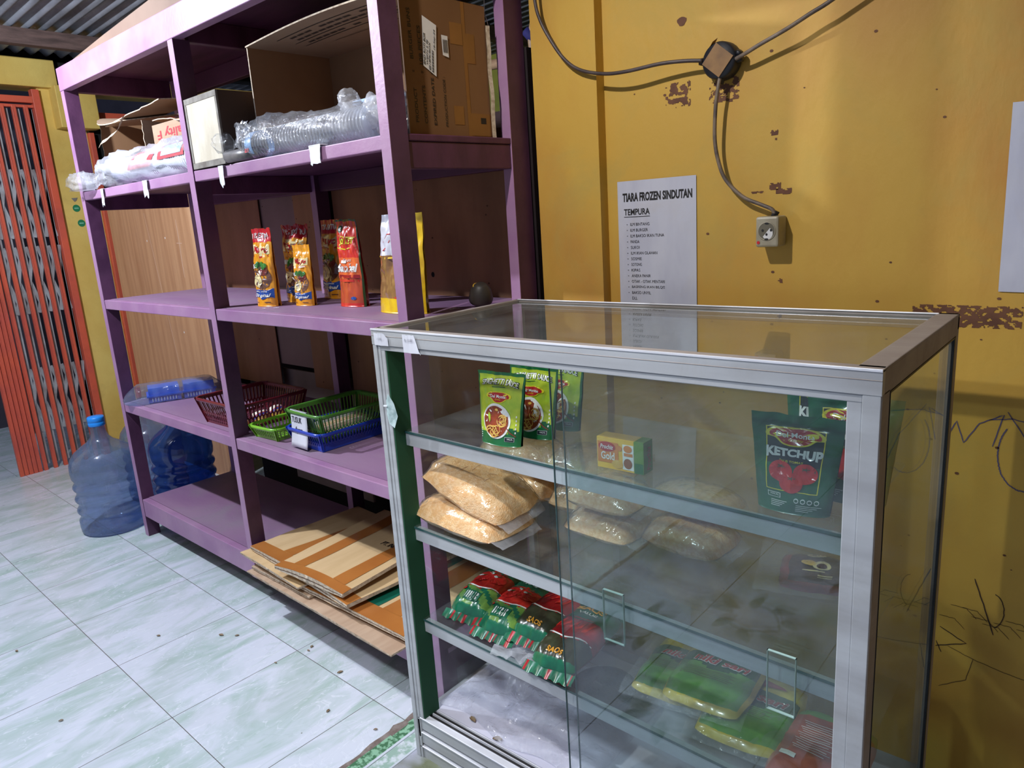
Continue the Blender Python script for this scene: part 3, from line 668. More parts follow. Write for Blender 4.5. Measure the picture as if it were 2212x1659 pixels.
# cheese carton
CY1 = gp('cheese_yellow', (232, 186, 66), (222, 170, 50)); CY2 = gp('cheese_orange', (214, 128, 52)); CPAN = gp('cheese_red', (184, 32, 36)); CBR = gp('cheese_brown', (150, 84, 40))
m = MB(); m.box(0, .098, 0, .032, 0, .060, CY1); f = lambda x, z, e=.0006: (x, -e, z)
m.box(.0781, .0984, -.0004, .0324, 0, .0602, mat('carton_green_band', (98, 136, 52), .4))
m.rect(.002, .046, .012, .052, f, CY2, 1); m.rect(.055, .078, .004, .052, f, P_WHT, 1)
m.disc(.022, .043, .018, .0095, lambda x, z: f(x, z, .001), CPAN); m.text('Prochiz', .008, .036, .0385, .047, lambda x, z: f(x, z, .0014), P_WHT, .02, .2)
m.text('Gold', .009, .038, .018, .033, lambda x, z: f(x, z, .001), P_WHT, .02)
m.disc(.044, .012, .012, .008, lambda x, z: f(x, z, .001), NOOD); m.disc(.049, .043, .005, .005, lambda x, z: f(x, z, .001), CY2, 10)
m.disc(.066, .044, .009, .007, lambda x, z: f(x, z, .001), CY2, 12); m.rect(.058, .076, .030, .036, lambda x, z: f(x, z, .001), CY2, 1); m.disc(.066, .016, .009, .010, lambda x, z: f(x, z, .001), CBR, 12)
m.rect(.080, .097, .001, .02, lambda x, z: f(x, z, .0008), DGRN, 1)
m.text('Prochiz', .010, .024, .006, .05, lambda y, z: (.0992, y, z), CPAN, .02, 0, 0, 1)
tag(m.build('cheese_carton', None, C(.534, .078, gz(0, .58)), (0, 0, .02), bevel=.0006), 'yellow and green cheese carton alone on the top glass shelf', 'carton')

# bread-crumb bags: pillows of orange crumbs in clear film
CR = mat('bread_crumbs', (250, 212, 160), .4, 0, (238, 186, 122), 90, .4, .6, bmp=.5, bscale=320, coat=.9)
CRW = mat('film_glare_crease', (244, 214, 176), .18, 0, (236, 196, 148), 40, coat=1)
def pillow(w, l, t, seed, m, zone=None, wr=.006, pw=2.6, flat=.35, nu=30, nv=22, Mx=None):
    def Q(u, v, side):
        s = 2*u-1; r = 2*v-1
        e = (max(0, 1-abs(s)**pw))**.5*(max(0, 1-abs(r)**pw))**.5
        ang = math.atan2(r*w, s*l); edge = 1-e
        wrk = wr*(fold(s*5+seed, r*2, seed)*.6+fold(s*9, r*7+seed, seed+3)*.5-.5)*(e**.5)*(.6+edge)
        x = s*l/2*(1-.10*abs(r)**3)+.004*nz(s*2, r*2, seed); y = r*w/2*(1-.10*abs(s)**3)+.004*nz(s*2, r*2, seed+7)
        z = t*flat+(t*(1-flat)*e+wrk if side > 0 else -t*flat*e+.0006)
        return (x, y, max(z, .0006))
    m.grid(lambda u, v: Q(u, v, 1), nu, nv, zone or CR, True, False, Mx); m.grid(lambda u, v: Q(u, 1-v, -1), nu, nv, zone(.5, .5) if callable(zone) else (zone or CR), True, False, Mx)
    return lambda u, v, e=.001: (lambda q: tuple((Mx @ Vector((q[0], q[1], q[2]+e))) if Mx else (q[0], q[1], q[2]+e)))(Q(u, v, 1))
CFILM = glass('crumb_bag_film', (.985, .98, .97), .18, .05, (.98, .94, .88), 1, 1.7, 22)
def crumb_bag(lab, a, b, z, l, w, t, rz, rx=0, ry=0, seed=0, sticker=False, seal_side=1):
    root = thing('breadcrumb_bag', lab, 'bag of crumbs', C(a, b, z), (rx, ry, rz), 'bags of bread crumbs')
    m = MB(); f = pillow(w, l, t, seed, m)
    rr = random.Random(seed)
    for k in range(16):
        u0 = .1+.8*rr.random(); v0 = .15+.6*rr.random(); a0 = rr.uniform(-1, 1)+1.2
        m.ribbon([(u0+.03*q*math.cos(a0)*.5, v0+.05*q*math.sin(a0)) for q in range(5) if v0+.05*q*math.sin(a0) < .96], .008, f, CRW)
    m.build('crumbs', root, weld=.00001)
    m = MB(); pillow(w+.004, l+.004, t+.004, seed, m, CFILM, .010); m.build('film_wrap', root)
    m = MB(); s = seal_side
    m.grid(lambda u, v: (s*(l/2-.012+.03*v), (u-.5)*w*.86*(1-.1*v), t*.35+.004*nz(u*6, v*3, seed)-.012*v+.002), 12, 4, FILMW); m.build('seal_flap', root)
    if sticker:
        m = MB(); g = lambda x, y: f(.5+x, .45+y, .0022); m.rect(-.05, .06, -.05, .04, g, P_WHT, 3); m.text('9.5', -.02, .03, -.03, .02, lambda x, y: f(.5+x, .45+y, .003), BLACK, .02); m.build('price_sticker', root)
    return root
g1 = gz(1, .2)
crumb_bag('large bread crumb bag lying lowest at the left of the case', .155, .115, g1, .275, .165, .072, -.05, 0, .03, 1, True)
crumb_bag('large bread crumb bag tilted on top of the lowest left one', .165, .13, g1+.070, .26, .16, .078, -.02, .10, .28, 2)
crumb_bag('bread crumb bag at rear left under the top glass shelf', .13, .33, g1, .24, .15, .085, .05, 0, 0, 3)
crumb_bag('bread crumb bag on top of the rear left one', .14, .33, g1+.086, .23, .15, .07, .0, -.05, .05, 4)
crumb_bag('bread crumb bag lying rear, right of the tall left pile', .325, .34, g1, .16, .15, .08, .1, 0, 0, 5)
crumb_bag('bread crumb bag on the rear pile, just left of the sliding pane edge', .33, .345, g1+.08, .2, .15, .066, -.15, 0, .1, 6)
g1 = gz(1, .5)
crumb_bag('small bread crumb bag behind glass, lower one left of the last pair', .430, .265, g1, .175, .14, .062, -.03, 0, .02, 7, False)
crumb_bag('small bread crumb bag behind glass, upper one with bright glare', .425, .275, g1+.063, .175, .14, .062, .02, 0, .04, 8)
crumb_bag('small bread crumb bag, rightmost lower one behind the glass', .61, .30, g1, .18, .14, .066, -.06, 0, .02, 9)
crumb_bag('small bread crumb bag, rightmost upper one behind the glass', .60, .34, g1+.067, .19, .13, .055, -.05, 0, .03, 10)
# red coffee sachet in a clear bag
VR = gp('sachet_red', (150, 36, 36), (120, 24, 30)); VD = gp('sachet_dark', (70, 28, 36)); VC = gp('sachet_cream', (224, 206, 160))
rt = thing('red_sachet', 'dark red sachet in clear bag lying at right behind glass', 'sachet', C(.855, .335, gz(1, .855)), (0, 0, .28))
m = MB(); f = pillow(.15, .13, .016, 31, m, lambda u, v: VR if (u < .12 or u > .88 or v < .14) else VD, .002, 4); f2 = lambda x, y: f(x, y, .0015)
m.disc(.5, .9, .14, .05, f2, VC); m.text('VELLA', .39, .61, .88, .92, lambda x, y: f(x, y, .0024), VR, .02); m.disc(.58, .6, .14, .12, f2, VC); m.disc(.58, .58, .08, .07, lambda x, y: f(x, y, .0024), VD); m.disc(.4, .66, .1, .08, f2, NOOD)
m.rect(.3, .62, .42, .45, f2, VC, 3); m.rect(.52, .72, .32, .35, f2, VC, 3); m.rect(.52, .72, .27, .29, f2, VC, 3); m.build('sachet', rt, weld=.00001)
m = MB(); m.grid(lambda u, v: ((u-.5)*.21, -.115+.22*v, .018+.004*nz(u*5, v*6, 3)*1.4), 16, 16, FILM); m.build('clear_bag', rt)

# tomato sauce refill bags
TG = gp('sauce_bag_green', (20, 104, 74), (16, 84, 62)); TR_ = gp('sauce_bag_red', (196, 44, 34), (150, 26, 26)); TD = gp('sauce_bag_dark', (54, 60, 42), (40, 36, 26)); TL = gp('sauce_bag_leaf', (110, 150, 66), (60, 110, 60)); TO = gp('sauce_bag_orange', (214, 150, 40))
CHI = gp('chilli_red', (170, 24, 34), (130, 16, 26))
def sauce_bag(lab, a, b, z, rz, seed, chili=False, rx=0):
    def zone(u, v):
        if v > .6: return TG
        if v > .34-.08*math.sin(u*PI): return CHI if chili else TR_
        if v > .05: return (TD if chili else (TL if (u+v*3) % .5 < .3 else TG))
        return TG
    rt = thing('sauce_bag', lab, 'sauce bag', C(a, b, z), (rx, 0, rz), 'refill bags of sauce'); m = MB()
    f = pillow(.235, .115, .062, seed, m, zone, .006, 3.2, .3, 28, 40)
    f2 = lambda x, y: f(x, y, .0016); f3 = lambda x, y: f(x, y, .0026)
    m.ribbon([(.03+.094*k, .34-.08*math.sin((.03+.094*k)*PI)) for k in range(11)], .016, f2, P_WHT)
    m.ribbon([(.03+.094*k, .62-.06*math.sin((.03+.094*k)*PI)) for k in range(11)], .012, f2, TG)
    if not chili:
        for cx, cy in ((.3, .45), (.68, .47), (.5, .52)): m.disc(cx, cy, .2, .085, f2, K_TOM); m.disc(cx-.05, cy+.03, .05, .018, f3, P_WHT, 10); m.ribbon([(cx-.06, cy+.05), (cx, cy+.03), (cx+.06, cy+.055)], .014, f3, DGRN)
        m.rect(.3, .7, .08, .2, f2, TG, 6)
        for k in range(6): m.rect(.33+.055*k, .36+.055*k, .1, .18, f3, P_WHT, 1)
        m.disc(.18, .22, .05, .022, f3, K_TOM, 10)
    else:
        for k in range(5): m.ribbon([(.15+.14*k+.03*t, .40+.035*t+.02*math.sin(t+k)) for t in range(5)], .035, f2, K_TOM)
        m.text('SAOS', .35, .7, .07, .12, f3, TO, .03)
    m.text('SAUS', .18, .82, .74, .82, f3, TO, .04); m.text('VALUE', .3, .72, .66, .70, f3, P_WHT, .02)
    m.build('bag', rt, weld=.00001); m = MB()
    m.grid(lambda u, v: ((u-.5)*.122, -.1175-.022*v+.004, .020-.012*v+.0025*math.sin(u*34)*v), 40, 3, lambda u, v: (CHI if nz(u*11, seed) > .12 else TG)); m.build('end_seal', rt); m = MB(); m.grid(lambda u, v: ((u-.5)*.112, .11+.014*v, .020+.01*v), 20, 2, TG); m.build('rear_seal', rt)
g2 = gz(2, .2)
sauce_bag('green tomato sauce bag, leftmost on third glass shelf', .115, .205, g2, .12, 41)
sauce_bag('green tomato sauce bag, second from left on third glass shelf', .225, .185, g2, .10, 43)
sauce_bag('dark chilli sauce bag resting on the second tomato sauce bag', .325, .20, g2+.012, .04, 45, True)
sauce_bag('dark chilli sauce bag, nearest the sliding pane, over a black bowl', .415, .150, g2+.002, .08, 47, True)
# black bowl under a cloudy bag
BWL = mat('black_ribbed_bowl', (34, 44, 64), .35, 0, (24, 32, 48), 60, bmp=.6, bscale=200)
m = MB(); m.lathe([(.001, 0), (.045, 0), (.062, .02), (.075, .055), (.08, .06), (.074, .058), (.058, .02), (.001, .006)], BWL, 32)
tag(m.build('bowl', None, C(.375, .30, .1185)), 'black ribbed bowl on the case floor under the sauce bags', 'bowl')
m = MB(); m.grid(lambda u, v: ((u-.5)*.16+.01*nz(v*4, u*2, 3), -.05+.1*v, .004+.03*abs(nz(u*4, v*4, 6))), 20, 14, FILMW)
tag(m.build('plastic_wrap', None, C(.34, .08, gz(2, .3)), (0, 0, .1)), 'cloudy plastic wrap under the chilli sauce bags', 'plastic film')
# green and yellow snack packets
MG1 = gp('packet_green', (104, 156, 76), (82, 138, 66)); MY1 = gp('packet_yellow', (214, 190, 60), (188, 160, 50)); MDG = gp('packet_deep_green', (52, 96, 64)); MRD = gp('packet_red', (176, 58, 52)); MBR = gp('packet_brown', (96, 62, 46))
def snack(lab, a, b, z, rz, seed):
    rt = thing('snack_packet', lab, 'snack packet', C(a, b, z), (0, 0, rz), 'green and yellow snack packets'); m = MB()
    zone = lambda u, v: MY1 if v > .70 or v < .06 or u < .03 or u > .97 else (MDG if v > .50+.04*math.sin(u*9) else MG1)
    f = pillow(.225, .165, .026, seed, m, zone, .0035, 5, .3, 26, 34); f2 = lambda x, y: f(x, y, .0016); f3 = lambda x, y: f(x, y, .0026)
    m.text('niki sari', .16, .86, .53, .64, f3, P_WHT, .06, .2); m.text('niki sari', .17, .85, .535, .635, lambda x, y: f(x, y, .0034), MRD, .03, .2)
    for k in range(3): m.flat([(.26, .84-.03*k), (.5, .87-.03*k), (.74, .82-.02*k), (.78, .79), (.5, .81-.03*k)], lambda x, y, e=.0016+k*.0004: f(x, y, e), MRD)
    for k in range(6): m.rect(.12, .75-.05*(k % 2), .44-.022*k, .444-.022*k, f2, MBR, 4)
    m.rect(.18, .26, .82, .88, f2, P_WHT, 2)
    m.build('packet', rt, weld=.00001)
    m = MB(); m.grid(lambda u, v: ((u-.5)*.18, -.128+.25*v, .024-.018*(2*abs(v-.5))**6+.0035*nz(u*6, v*6, seed)), 18, 18, FILM); m.build('clear_wrap', rt); return rt
g2 = gz(2, .7)
snack('snack packet, leftmost, mostly covered by its right neighbour', .632, .225, g2, .10, 51)
snack('snack packet with full red lettering, on top of the left one', .712, .210, g2+.025, .08, 53)
snack('snack packet, right one beside the red wrapped pack', .795, .185, g2-.001, .06, 55)
ORP = gp('red_brown_pack', (176, 84, 60), (150, 66, 50))
m = MB(); f = pillow(.21, .15, .03, 61, m, lambda u, v: MG1 if v > .84 else ORP, .004, 5, .3, 26, 30); f2 = lambda x, y: f(x, y, .0016)
for k in range(14): m.rect(.2+.02*(k % 3), .62-.05*(k % 2), .72-.028*k, .726-.028*k, f2, P_WHT, 3)
m.rect(.1, .3, .22, .28, f2, P_WHT, 2)
tag(m.build('wrapped_pack', None, C(.935, .15, gz(2, .93)), (0, 0, .02), weld=.00001), 'reddish brown wrapped pack at right end behind the case frame', 'packet')

# crumpled clear plastic sheet, leaves on the case floor
m = MB(); m.grid(lambda u, v: (.03+.46*u, .065+.34*v+.03*nz(u*3, v*3), .1185+.004+.05*(fold(u*3, v*4, 2)*.5+.5*fold(u*7, v*8, 5)*.5)*min(1, 6*min(u, 1-u, v, 1-v))**.5+.05*max(0, v-.75)*4*(1-u)), 60, 50, glass('crumpled_clear_sheet', (.95, .96, .98), .10, .30, (.80, .81, .88), 1, 1.7, 55))
tag(m.build('plastic_sheet', None, C(0, 0)), 'crumpled clear plastic sheet spread over the case floor', 'plastic sheet')
LEAF = mat('dry_leaf', (136, 116, 90), .6, 0, (100, 82, 62), 40)
def leaf(lab, loc, l, rz, lift=.004):
    m = MB(); m.grid(lambda u, v: ((u-.5)*l, (v-.5)*l*.55*math.sin(PI*min(.98, max(.02, u)))**.7, .0006+lift*abs(2*v-1)**2+lift*.5*abs(math.sin(u*3))), 10, 6, LEAF)
    return tag(m.build('dry_leaf', None, loc, (0, 0, rz)), lab, 'leaf', 'dry leaves')
leaf('small round dry leaf on white paper inside the case', C(.14, .072, .118), .024, -.3); leaf('curled dry leaf on white paper near the case door track', C(.235, .056, .118), .024, .4)
# ================================================================ GOODS ON THE SHELVING
KRAFT = mat('kraft_cardboard', (166, 140, 118), .8, 0, (154, 126, 104), 3, stretch=(1, 1, 5), bmp=.06, bscale=120)
KRIN = mat('kraft_inside', (148, 112, 80), .85, 0, (134, 100, 70), 3)
KRE = mat('torn_cardboard_edge', (206, 192, 172), .9, 0, (170, 150, 128), 90)
KRB = mat('browner_cardboard', (136, 98, 62), .75, 0, (120, 84, 52), 2.5, stretch=(1, 1, .5), dirt=.3, dcol=(120, 78, 48))
KPT = mat('packing_tape_brown', (184, 118, 58), .25, 0, (170, 104, 50), 4, coat=.5)
GTAPE = mat('packing_tape_green', (20, 104, 84), .25, coat=.5)
RP = mat('red_carton_print', (188, 56, 66), .7); BP = mat('blue_carton_print', (44, 96, 170), .7); GP = mat('grey_carton_print', (74, 62, 56), .8)
LID = mat('pale_blue_plastic_lid', (150, 186, 226), .3, trans=0)
# --- large burger-bun carton, open to the front
t_ = .004
bx = thing('burger_bun_carton', 'big brown open carton marked BURGER BUNS on the upper shelf', 'cardboard box', S(1.29, .088, 1.5165), SA)
BW, BD_, BH = .686, .285, .322
f = lambda y, z, e=.0007: (BW+e, y, z)
m = MB(); m.box(BW-t_, BW, 0, BD_, 0, BH, KRB)
for t, ya, yb, za, zb in (('PRODUCT', .022, .031, .030, .108), (':', .024, .029, .142, .148), ('BURGER BUNS', .020, .030, .172, .283), ('CONTENTS', .050, .059, .028, .115), (':', .051, .057, .142, .148), ('108 PIECES', .048, .058, .162, .248), ('EXPIRED DATE', .080, .089, .026, .135), (':', .082, .087, .142, .148), ('PRODUCTION CODE :', .119, .127, .024, .140)):
    m.text(t, ya, yb, za, zb, f, BLACK, .01, 0, 0, 1)
for y0, y1, z0, z1 in ((.198, .21, .0, BH), (.15, .185, .03, .075), (.155, .20, .22, .27), (.21, .24, .18, .25), (.21, .285, .005, .06)): m.rect(y0, y1, z0, z1, lambda y, z: f(y, z, .0005), mat('brown_tape_patch', (140, 92, 50), .35, coat=.4), 2)
m.rect(.245, .265, .035, .05, f, BLACK, 1)
m.build('printed_side', bx, bevel=.0008)
m = MB(); m.add([(BW+.002, .058, .160), (BW+.002, .098, .138), (BW+.002, .110, .255), (BW+.002, .066, .272)], [(0, 1, 2, 3)], WHITE)
T2 = lambda y, z: (BW+.0026, .058+y*.040+z*.010, .160-y*.022+z*.112)
for t, a, b, c, d in (('BND ROTI BGR', .02, .17, .05, .68), ('WIJEN 6 BJ', .24, .38, .08, .58), ('@18PK/BOX', .42, .58, .02, .58), ('18-Sep-24', .80, .94, .52, .92)): m.text(t, a, b, c, d, T2, BLACK, .015, 0, 0, 1)
for k in range(22): m.rect(.66, .80, .03+.02*k, .03+.02*k+(.008 if k % 3 else .014), T2, BLACK, 1)
m.build('shipping_label', bx); m = MB(); m.add([(BW+.002, .125, .19), (BW+.002, .145, .186), (BW+.002, .145, .235), (BW+.002, .124, .236)], [(0, 1, 2, 3)], WHITE)
for k in range(4): m.rect(.128+.004*k, .130+.004*k, .196, .226, lambda y, z: (BW+.0026, y, z), GP, 1)
m.build('small_label', bx)
m = MB(); m.box(0, t_, 0, BD_, 0, BH, KRIN); m.box(-.0006, t_, -.0008, 0, 0, BH, KRE); m.build('left_side', bx)
m = MB(); m.box(t_, BW-t_, BD_-t_, BD_, 0, BH, KRIN); m.box(t_+.22, t_+.224, BD_-.006, BD_-t_, 0, BH*.8, KRB); m.build('rear_side', bx)
m = MB(); m.box(t_, BW-t_, 0, BD_-t_, 0, t_, KRIN); m.build('bottom', bx)
tp = lambda x, y: (x, y, BH-.002-.001+.012*math.sin(PI*min(1, x/BW))*max(0, (BD_-y)/BD_))
m = MB(); m.grid(lambda u, v: tp(BW*u, -.005+(BD_+.005)*v), 16, 6, KRAFT); m.grid(lambda u, v: (lambda q: (q[0], q[1], q[2]+.004))(tp(BW*(1-u), -.005+(BD_+.005)*v)), 16, 6, KRAFT)
m.grid(lambda u, v: (lambda q: (q[0], q[1], q[2]+.004*v))(tp(BW*u, -.005)), 16, 1, KRE)
tq = lambda x, y: (lambda q: (q[0], q[1], q[2]-.0008))(tp(x, y))
for y0 in (.04, .10, .135): m.ribbon([(.10+.5*i/12, y0) for i in range(13)], .003, tq, BLACK)
m.ribbon([(.60, .04), (.64, .07), (.64, .14), (.60, .17), (.2, .17)], .003, tq, BLACK)
for y0 in (.056, .079, .116):
    for k in range(12):
        if nz(k*1.9, y0*50) > -.25: m.rect(.14+.036*k, .17+.036*k, y0, y0+.009, tq, GP, 3)
m.build('top_flap', bx)
m = MB(); m.grid(lambda u, v: (BW+.004+.006*nz(v*4, 2)+.003*u, BD_-.003+.012*u, BH*.86*v), 3, 14, KRE); m.build('loose_edge', bx)
# --- painted wooden box, front face dusty white
WB = mat('dusty_cream_panel', (202, 194, 176), .8, 0, (184, 174, 154), 7, stretch=(2, 2, 1), dirt=.5, dcol=(120, 106, 86), bmp=.1)
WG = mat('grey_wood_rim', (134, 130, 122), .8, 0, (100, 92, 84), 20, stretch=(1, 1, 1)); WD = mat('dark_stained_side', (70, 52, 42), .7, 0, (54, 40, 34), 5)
wb = thing('wooden_box', 'wooden box with dusty cream front panel next to middle post', 'wooden box', S(1.032, .0, 1.5165), SA-.02)
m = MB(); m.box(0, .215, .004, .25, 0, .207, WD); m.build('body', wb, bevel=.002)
m = MB()
for b in ((0, .215, 0, .018), (0, .215, .190, .207), (0, .012, .018, .190), (.203, .215, .018, .190)): m.box(b[0], b[1], -.002, .0045, b[2], b[3], WG)
m.build('rim', wb, bevel=.001); m = MB(); m.box(.012, .203, -.0005, .0045, .018, .190, WB); m.build('front_panel', wb)
# --- carton with a blue stripe behind it
cb = thing('blue_striped_carton', 'brown carton with blue stripe behind the wooden box', 'cardboard box', S(1.045, .28, 1.5165), SA)
m = MB(); m.box(0, .225, 0, .15, 0, .235, KRIN); m.box(-.001, .226, -.0008, 0, .208, .228, BP); m.build('body', cb)
m = MB(); m.grid(lambda u, v: (.0+.05*u, -.03+.03*v+.01*u, .235+.035*u-.03*(1-v)+.004*nz(u*4, v*4)), 6, 4, KRAFT); m.grid(lambda u, v: (.05+.17*u, -.01+.16*v, .262+.01*u+.004*nz(u*7, v)), 10, 3, KRIN); m.build('flap', cb)
# --- torn carton at the far left, open to the front
tc = thing('torn_carton', 'torn brown carton with ragged front opening at left end', 'cardboard box', S(-.012, .125, 1.5165), SA)
TW, TD_, TH = .42, .24, .285
def rag(i, a=.012): return a*nz(i*.9, 3.3)+a*.5*nz(i*2.7, 1.2)
def panel(nm, fn, par, nu=14, nv=14, mt=KRIN, mo=KRAFT, th=.004, nrm=(0, 0, 1)):
    m = MB(); N_ = Vector(nrm)*th
    m.grid(fn, nu, nv, mt); m.grid(lambda u, v: tuple(Vector(fn(1-u, v))+N_), nu, nv, mo)
    for q in (lambda u, v: tuple(Vector(fn(u, 0))+N_*v), lambda u, v: tuple(Vector(fn(1-u, 1))+N_*v), lambda u, v: tuple(Vector(fn(0, 1-u))+N_*v), lambda u, v: tuple(Vector(fn(1, u))+N_*v)): m.grid(q, nu, 1, KRE)
    return m.build(nm, par)
panel('left_side', lambda u, v: (0, rag(v*9)*.9+(TD_-rag(v*9))*u, TH*v), tc, nrm=(-1, 0, 0))
panel('rear_side', lambda u, v: (TW*u, TD_, TH*v), tc, nrm=(0, 1, 0)); panel('bottom', lambda u, v: (TW*u, TD_*v, .004), tc, nrm=(0, 0, -1))
panel('right_side', lambda u, v: (TW, rag(v*7+30)+(TD_)*u, TH*.82*v), tc, nrm=(1, 0, 0))
panel('top_flap', lambda u, v: (.005+.33*u+.09*v, -.075*math.sin(u*PI*.75)*(1-v)+.004+.2*v+rag(u*12)*.6, TH+.004-.055*math.sin(u*PI*.62)*(1-v)-.02*u*v), tc, nrm=(0, 0, .9))
panel('top_flap', lambda u, v: (.20+.42*u, -.055+.16*v+.04*u+rag(u*9+8)*.8, TH-.052+.045*u+.015*v), tc, nrm=(0, 0, .9))
panel('torn_strip', lambda u, v: (.10+.32*u, -.055+.010*v+.02*math.sin(u*4), .165+.075*u**.7+.016*v*(1-.5*u)+.004*nz(u*9, 1)), tc, 18, 2, KRE, KRE, .002, (0, 1, 0))
# --- printed carton beside it
qc = thing('printed_carton', 'kraft carton with upside-down red lettering behind bagged cups', 'cardboard box', S(.475, .13, 1.5165), SA+.02)
m = MB(); m.box(0, .40, 0, .2, 0, .205, KRAFT); g_ = lambda x, z, e=.0007: (x, -e, z)
m.text('Quality F', .035, .34, .150, .190, g_, RP, .02, 0, 0, 2); m.rect(0, .40, .098, .103, g_, BP, 1); m.rect(0, .4, .0, .04, g_, mat('grey_carton_band', (150, 150, 165), .8), 1)
m.build('body', qc, bevel=.001)
panel('torn_top', lambda u, v: (.01+.38*u, .02*math.sin(u*7)+.19*v, .207+.016*math.sin(u*5+1)*(1-v)+rag(u*10, .006)), qc, nrm=(0, 0, .8))

# --- bags of cups
CUPW = mat('white_plastic_cups', (228, 230, 240), .3, 0, (210, 212, 226), 10, coat=.4)
CUPC = glass('clear_cups', (.86, .90, .95), .08, .3, (.74, .78, .86))
def film_tube(m, path, rad, seed, mt, n=26, amp=.18, k=1.):
    P = [Vector(p) for p in path]; N_ = len(P)-1
    def fn(u, v):
        x = v*N_; i = min(int(x), N_-1); t = x-i; c = P[i].lerp(P[i+1], t); r = rad[i]+(rad[i+1]-rad[i])*t
        d = (P[min(i+1, N_)]-P[i]).normalized(); a = u*2*PI; sx = Vector((0, 0, 1)).cross(d).normalized(); up = d.cross(sx)
        q = r*(1+amp*(fold(math.cos(a)*2*k+seed, math.sin(a)*2*k+v*9, seed)-.5)+amp*.6*(fold(math.cos(a)*4+seed, math.sin(a)*4+v*21, seed+2)-.5))
        p_ = c+(sx*math.cos(a)+up*math.sin(a))*q
        return (p_.x, p_.y, max(.0008, p_.z))
    m.grid(fn, n, N_*7, mt, True, True)
def ringed(m, x0, x1, r0, r1, y, mt, n, step=None):
    prof = []
    for i in range(n):
        t = i/n; r = r0+(r1-r0)*t; prof += [(r, t), (r+.0022, t+.12/n), (r+.0022, t+.4/n), (r, t+.5/n)]
    M = Matrix.Translation((x0, y, r0+.0035)) @ Matrix.Rotation(PI/2, 4, 'Y') @ Matrix.Diagonal((1, 1, x1-x0, 1))
    m.lathe(prof, mt, 28, M)
bc = thing('bagged_cups', 'stack of white plastic cups in clear bag, twisted end overhanging', 'bagged cups', S(.21, .035, 1.5165), SA+.0)
m = MB(); ringed(m, .13, .80, .046, .050, .02, CUPW, 46); m.rect(0, 1, 0, 1, lambda u, v: (.30+.20*u+.05*v, .02-.0545*math.cos(1.35*v-.15), .0495+.0545*math.sin(1.35*v-.15)), RP, 8)
m.rect(.2, .8, .2, .7, lambda u, v: (.30+.20*u+.05*v, .02-.0555*math.cos(1.35*v-.15), .0495+.0555*math.sin(1.35*v-.15)), WHITE, 6)
m.rect(0, 1, 0, 1, lambda u, v: (.56+.2*u, .02-.0545*math.cos(1.2*v+.05), .0515+.0545*math.sin(1.2*v+.05)), RP, 6); m.rect(.15, .9, .15, .8, lambda u, v: (.56+.2*u, .02-.0555*math.cos(1.2*v+.05), .0515+.0555*math.sin(1.2*v+.05)), mat('pale_blue_print', (160, 190, 226), .5), 6)
m.build('cup_stack', bc)
m = MB(); film_tube(m, [(-.18, -.055, .03), (-.10, -.05, .028), (-.04, -.04, .03), (.0, -.03, .028), (.06, -.01, .05), (.14, .01, .055), (.30, .018, .056), (.5, .02, .056), (.7, .02, .056), (.80, .02, .05), (.82, .02, .04)], [.036, .040, .028, .012, .05, .062, .060, .059, .059, .054, .002], 3, FILMW, 30, .34, 1.3)
m.grid(lambda u, v: (.02+.10*u+.04*v, -.05-.01*v+.01*nz(u*5, v*4, 2), .09*v*(1-.5*abs(2*u-1))+.008+.01*nz(u*4, v*6, 7)), 14, 10, FILMW); m.build('bag', bc)
b2 = thing('bagged_clear_cups', 'long clear bag of nested transparent cups in front of the carton', 'bagged cups', S(1.30, .0, 1.5165), SA+.03)
m = MB(); ringed(m, .045, .60, .036, .040, .035, CUPC, 40); m.build('cup_stack', b2)
m = MB(); M = Matrix.Translation((.06, .035, .038)) @ Matrix.Rotation(PI/2, 4, 'Y'); m.lathe([(.0385, 0), (.0395, .004), (.0395, .03), (.038, .034)], LID, 26, M, False); m.rect(0, 1, 0, 1, lambda u, v: (.06+.02*u, .035-.040*math.cos(v), .038+.040*math.sin(v-.5)), RP, 4); m.build('lid_band', b2)
m = MB(); film_tube(m, [(-.085, .0, .062), (-.055, .0, .058), (-.025, .0, .052), (.0, .008, .046), (.03, .025, .045), (.08, .035, .050), (.16, .035, .056), (.24, .035, .050), (.40, .035, .046), (.55, .035, .046), (.62, .035, .04)], [.022, .030, .018, .006, .036, .050, .055, .049, .047, .046, .012], 12, FILM, 30, .26, 1.2)
m.grid(lambda u, v: (.04+.07*u, -.012+.01*nz(u*5, v*4, 12), .055+.045*v+.012*nz(u*6, v*4, 9)), 10, 8, FILMW); m.build('bag', b2)
b3 = thing('lid_bag', 'tied clear bag of pale blue lids at right end of upper shelf', 'bagged lids', S(1.74, .075, 1.5165), SA)
m = MB()
for z in (.100, .078): m.box(.0, .17, .03, .12, z, z+.010, LID); m.box(.004, .16, .034, .116, z+.01, z+.0115, mat('dark_lid_insert', (62, 66, 78), .4))
m.box(.02, .16, .04, .11, .0, .078, mat('dark_cup_block', (70, 76, 92), .4)); m.build('lid_stack', b3, bevel=.003)
m = MB(); film_tube(m, [(.03, -.005, .118), (.045, -.012, .095), (.07, -.02, .075), (.09, -.02, .068), (.13, -.005, .060), (.18, .01, .055), (.20, .02, .05)], [.022, .026, .016, .006, .045, .054, .05], 21, FILMW, 26, .3, 1.1); m.build('bag', b3)
PIPE = mat('grey_ribbed_pipe', (110, 106, 106), .4, 0, (90, 88, 90), 40)
m = MB(); pr = [(.0135, 0), (.0135, .15), (.0175, .15), (.0175, 0), (.0135, 0)]; m.lathe(pr, PIPE, 20, Matrix.Rotation(PI/2, 4, 'Y'), False)
tag(m.build('grey_tube', None, S(1.255, -.0, 1.5165+.0178), (0, 0, SA+.18)), 'short grey tube lying between the wooden box and clear bag', 'tube')

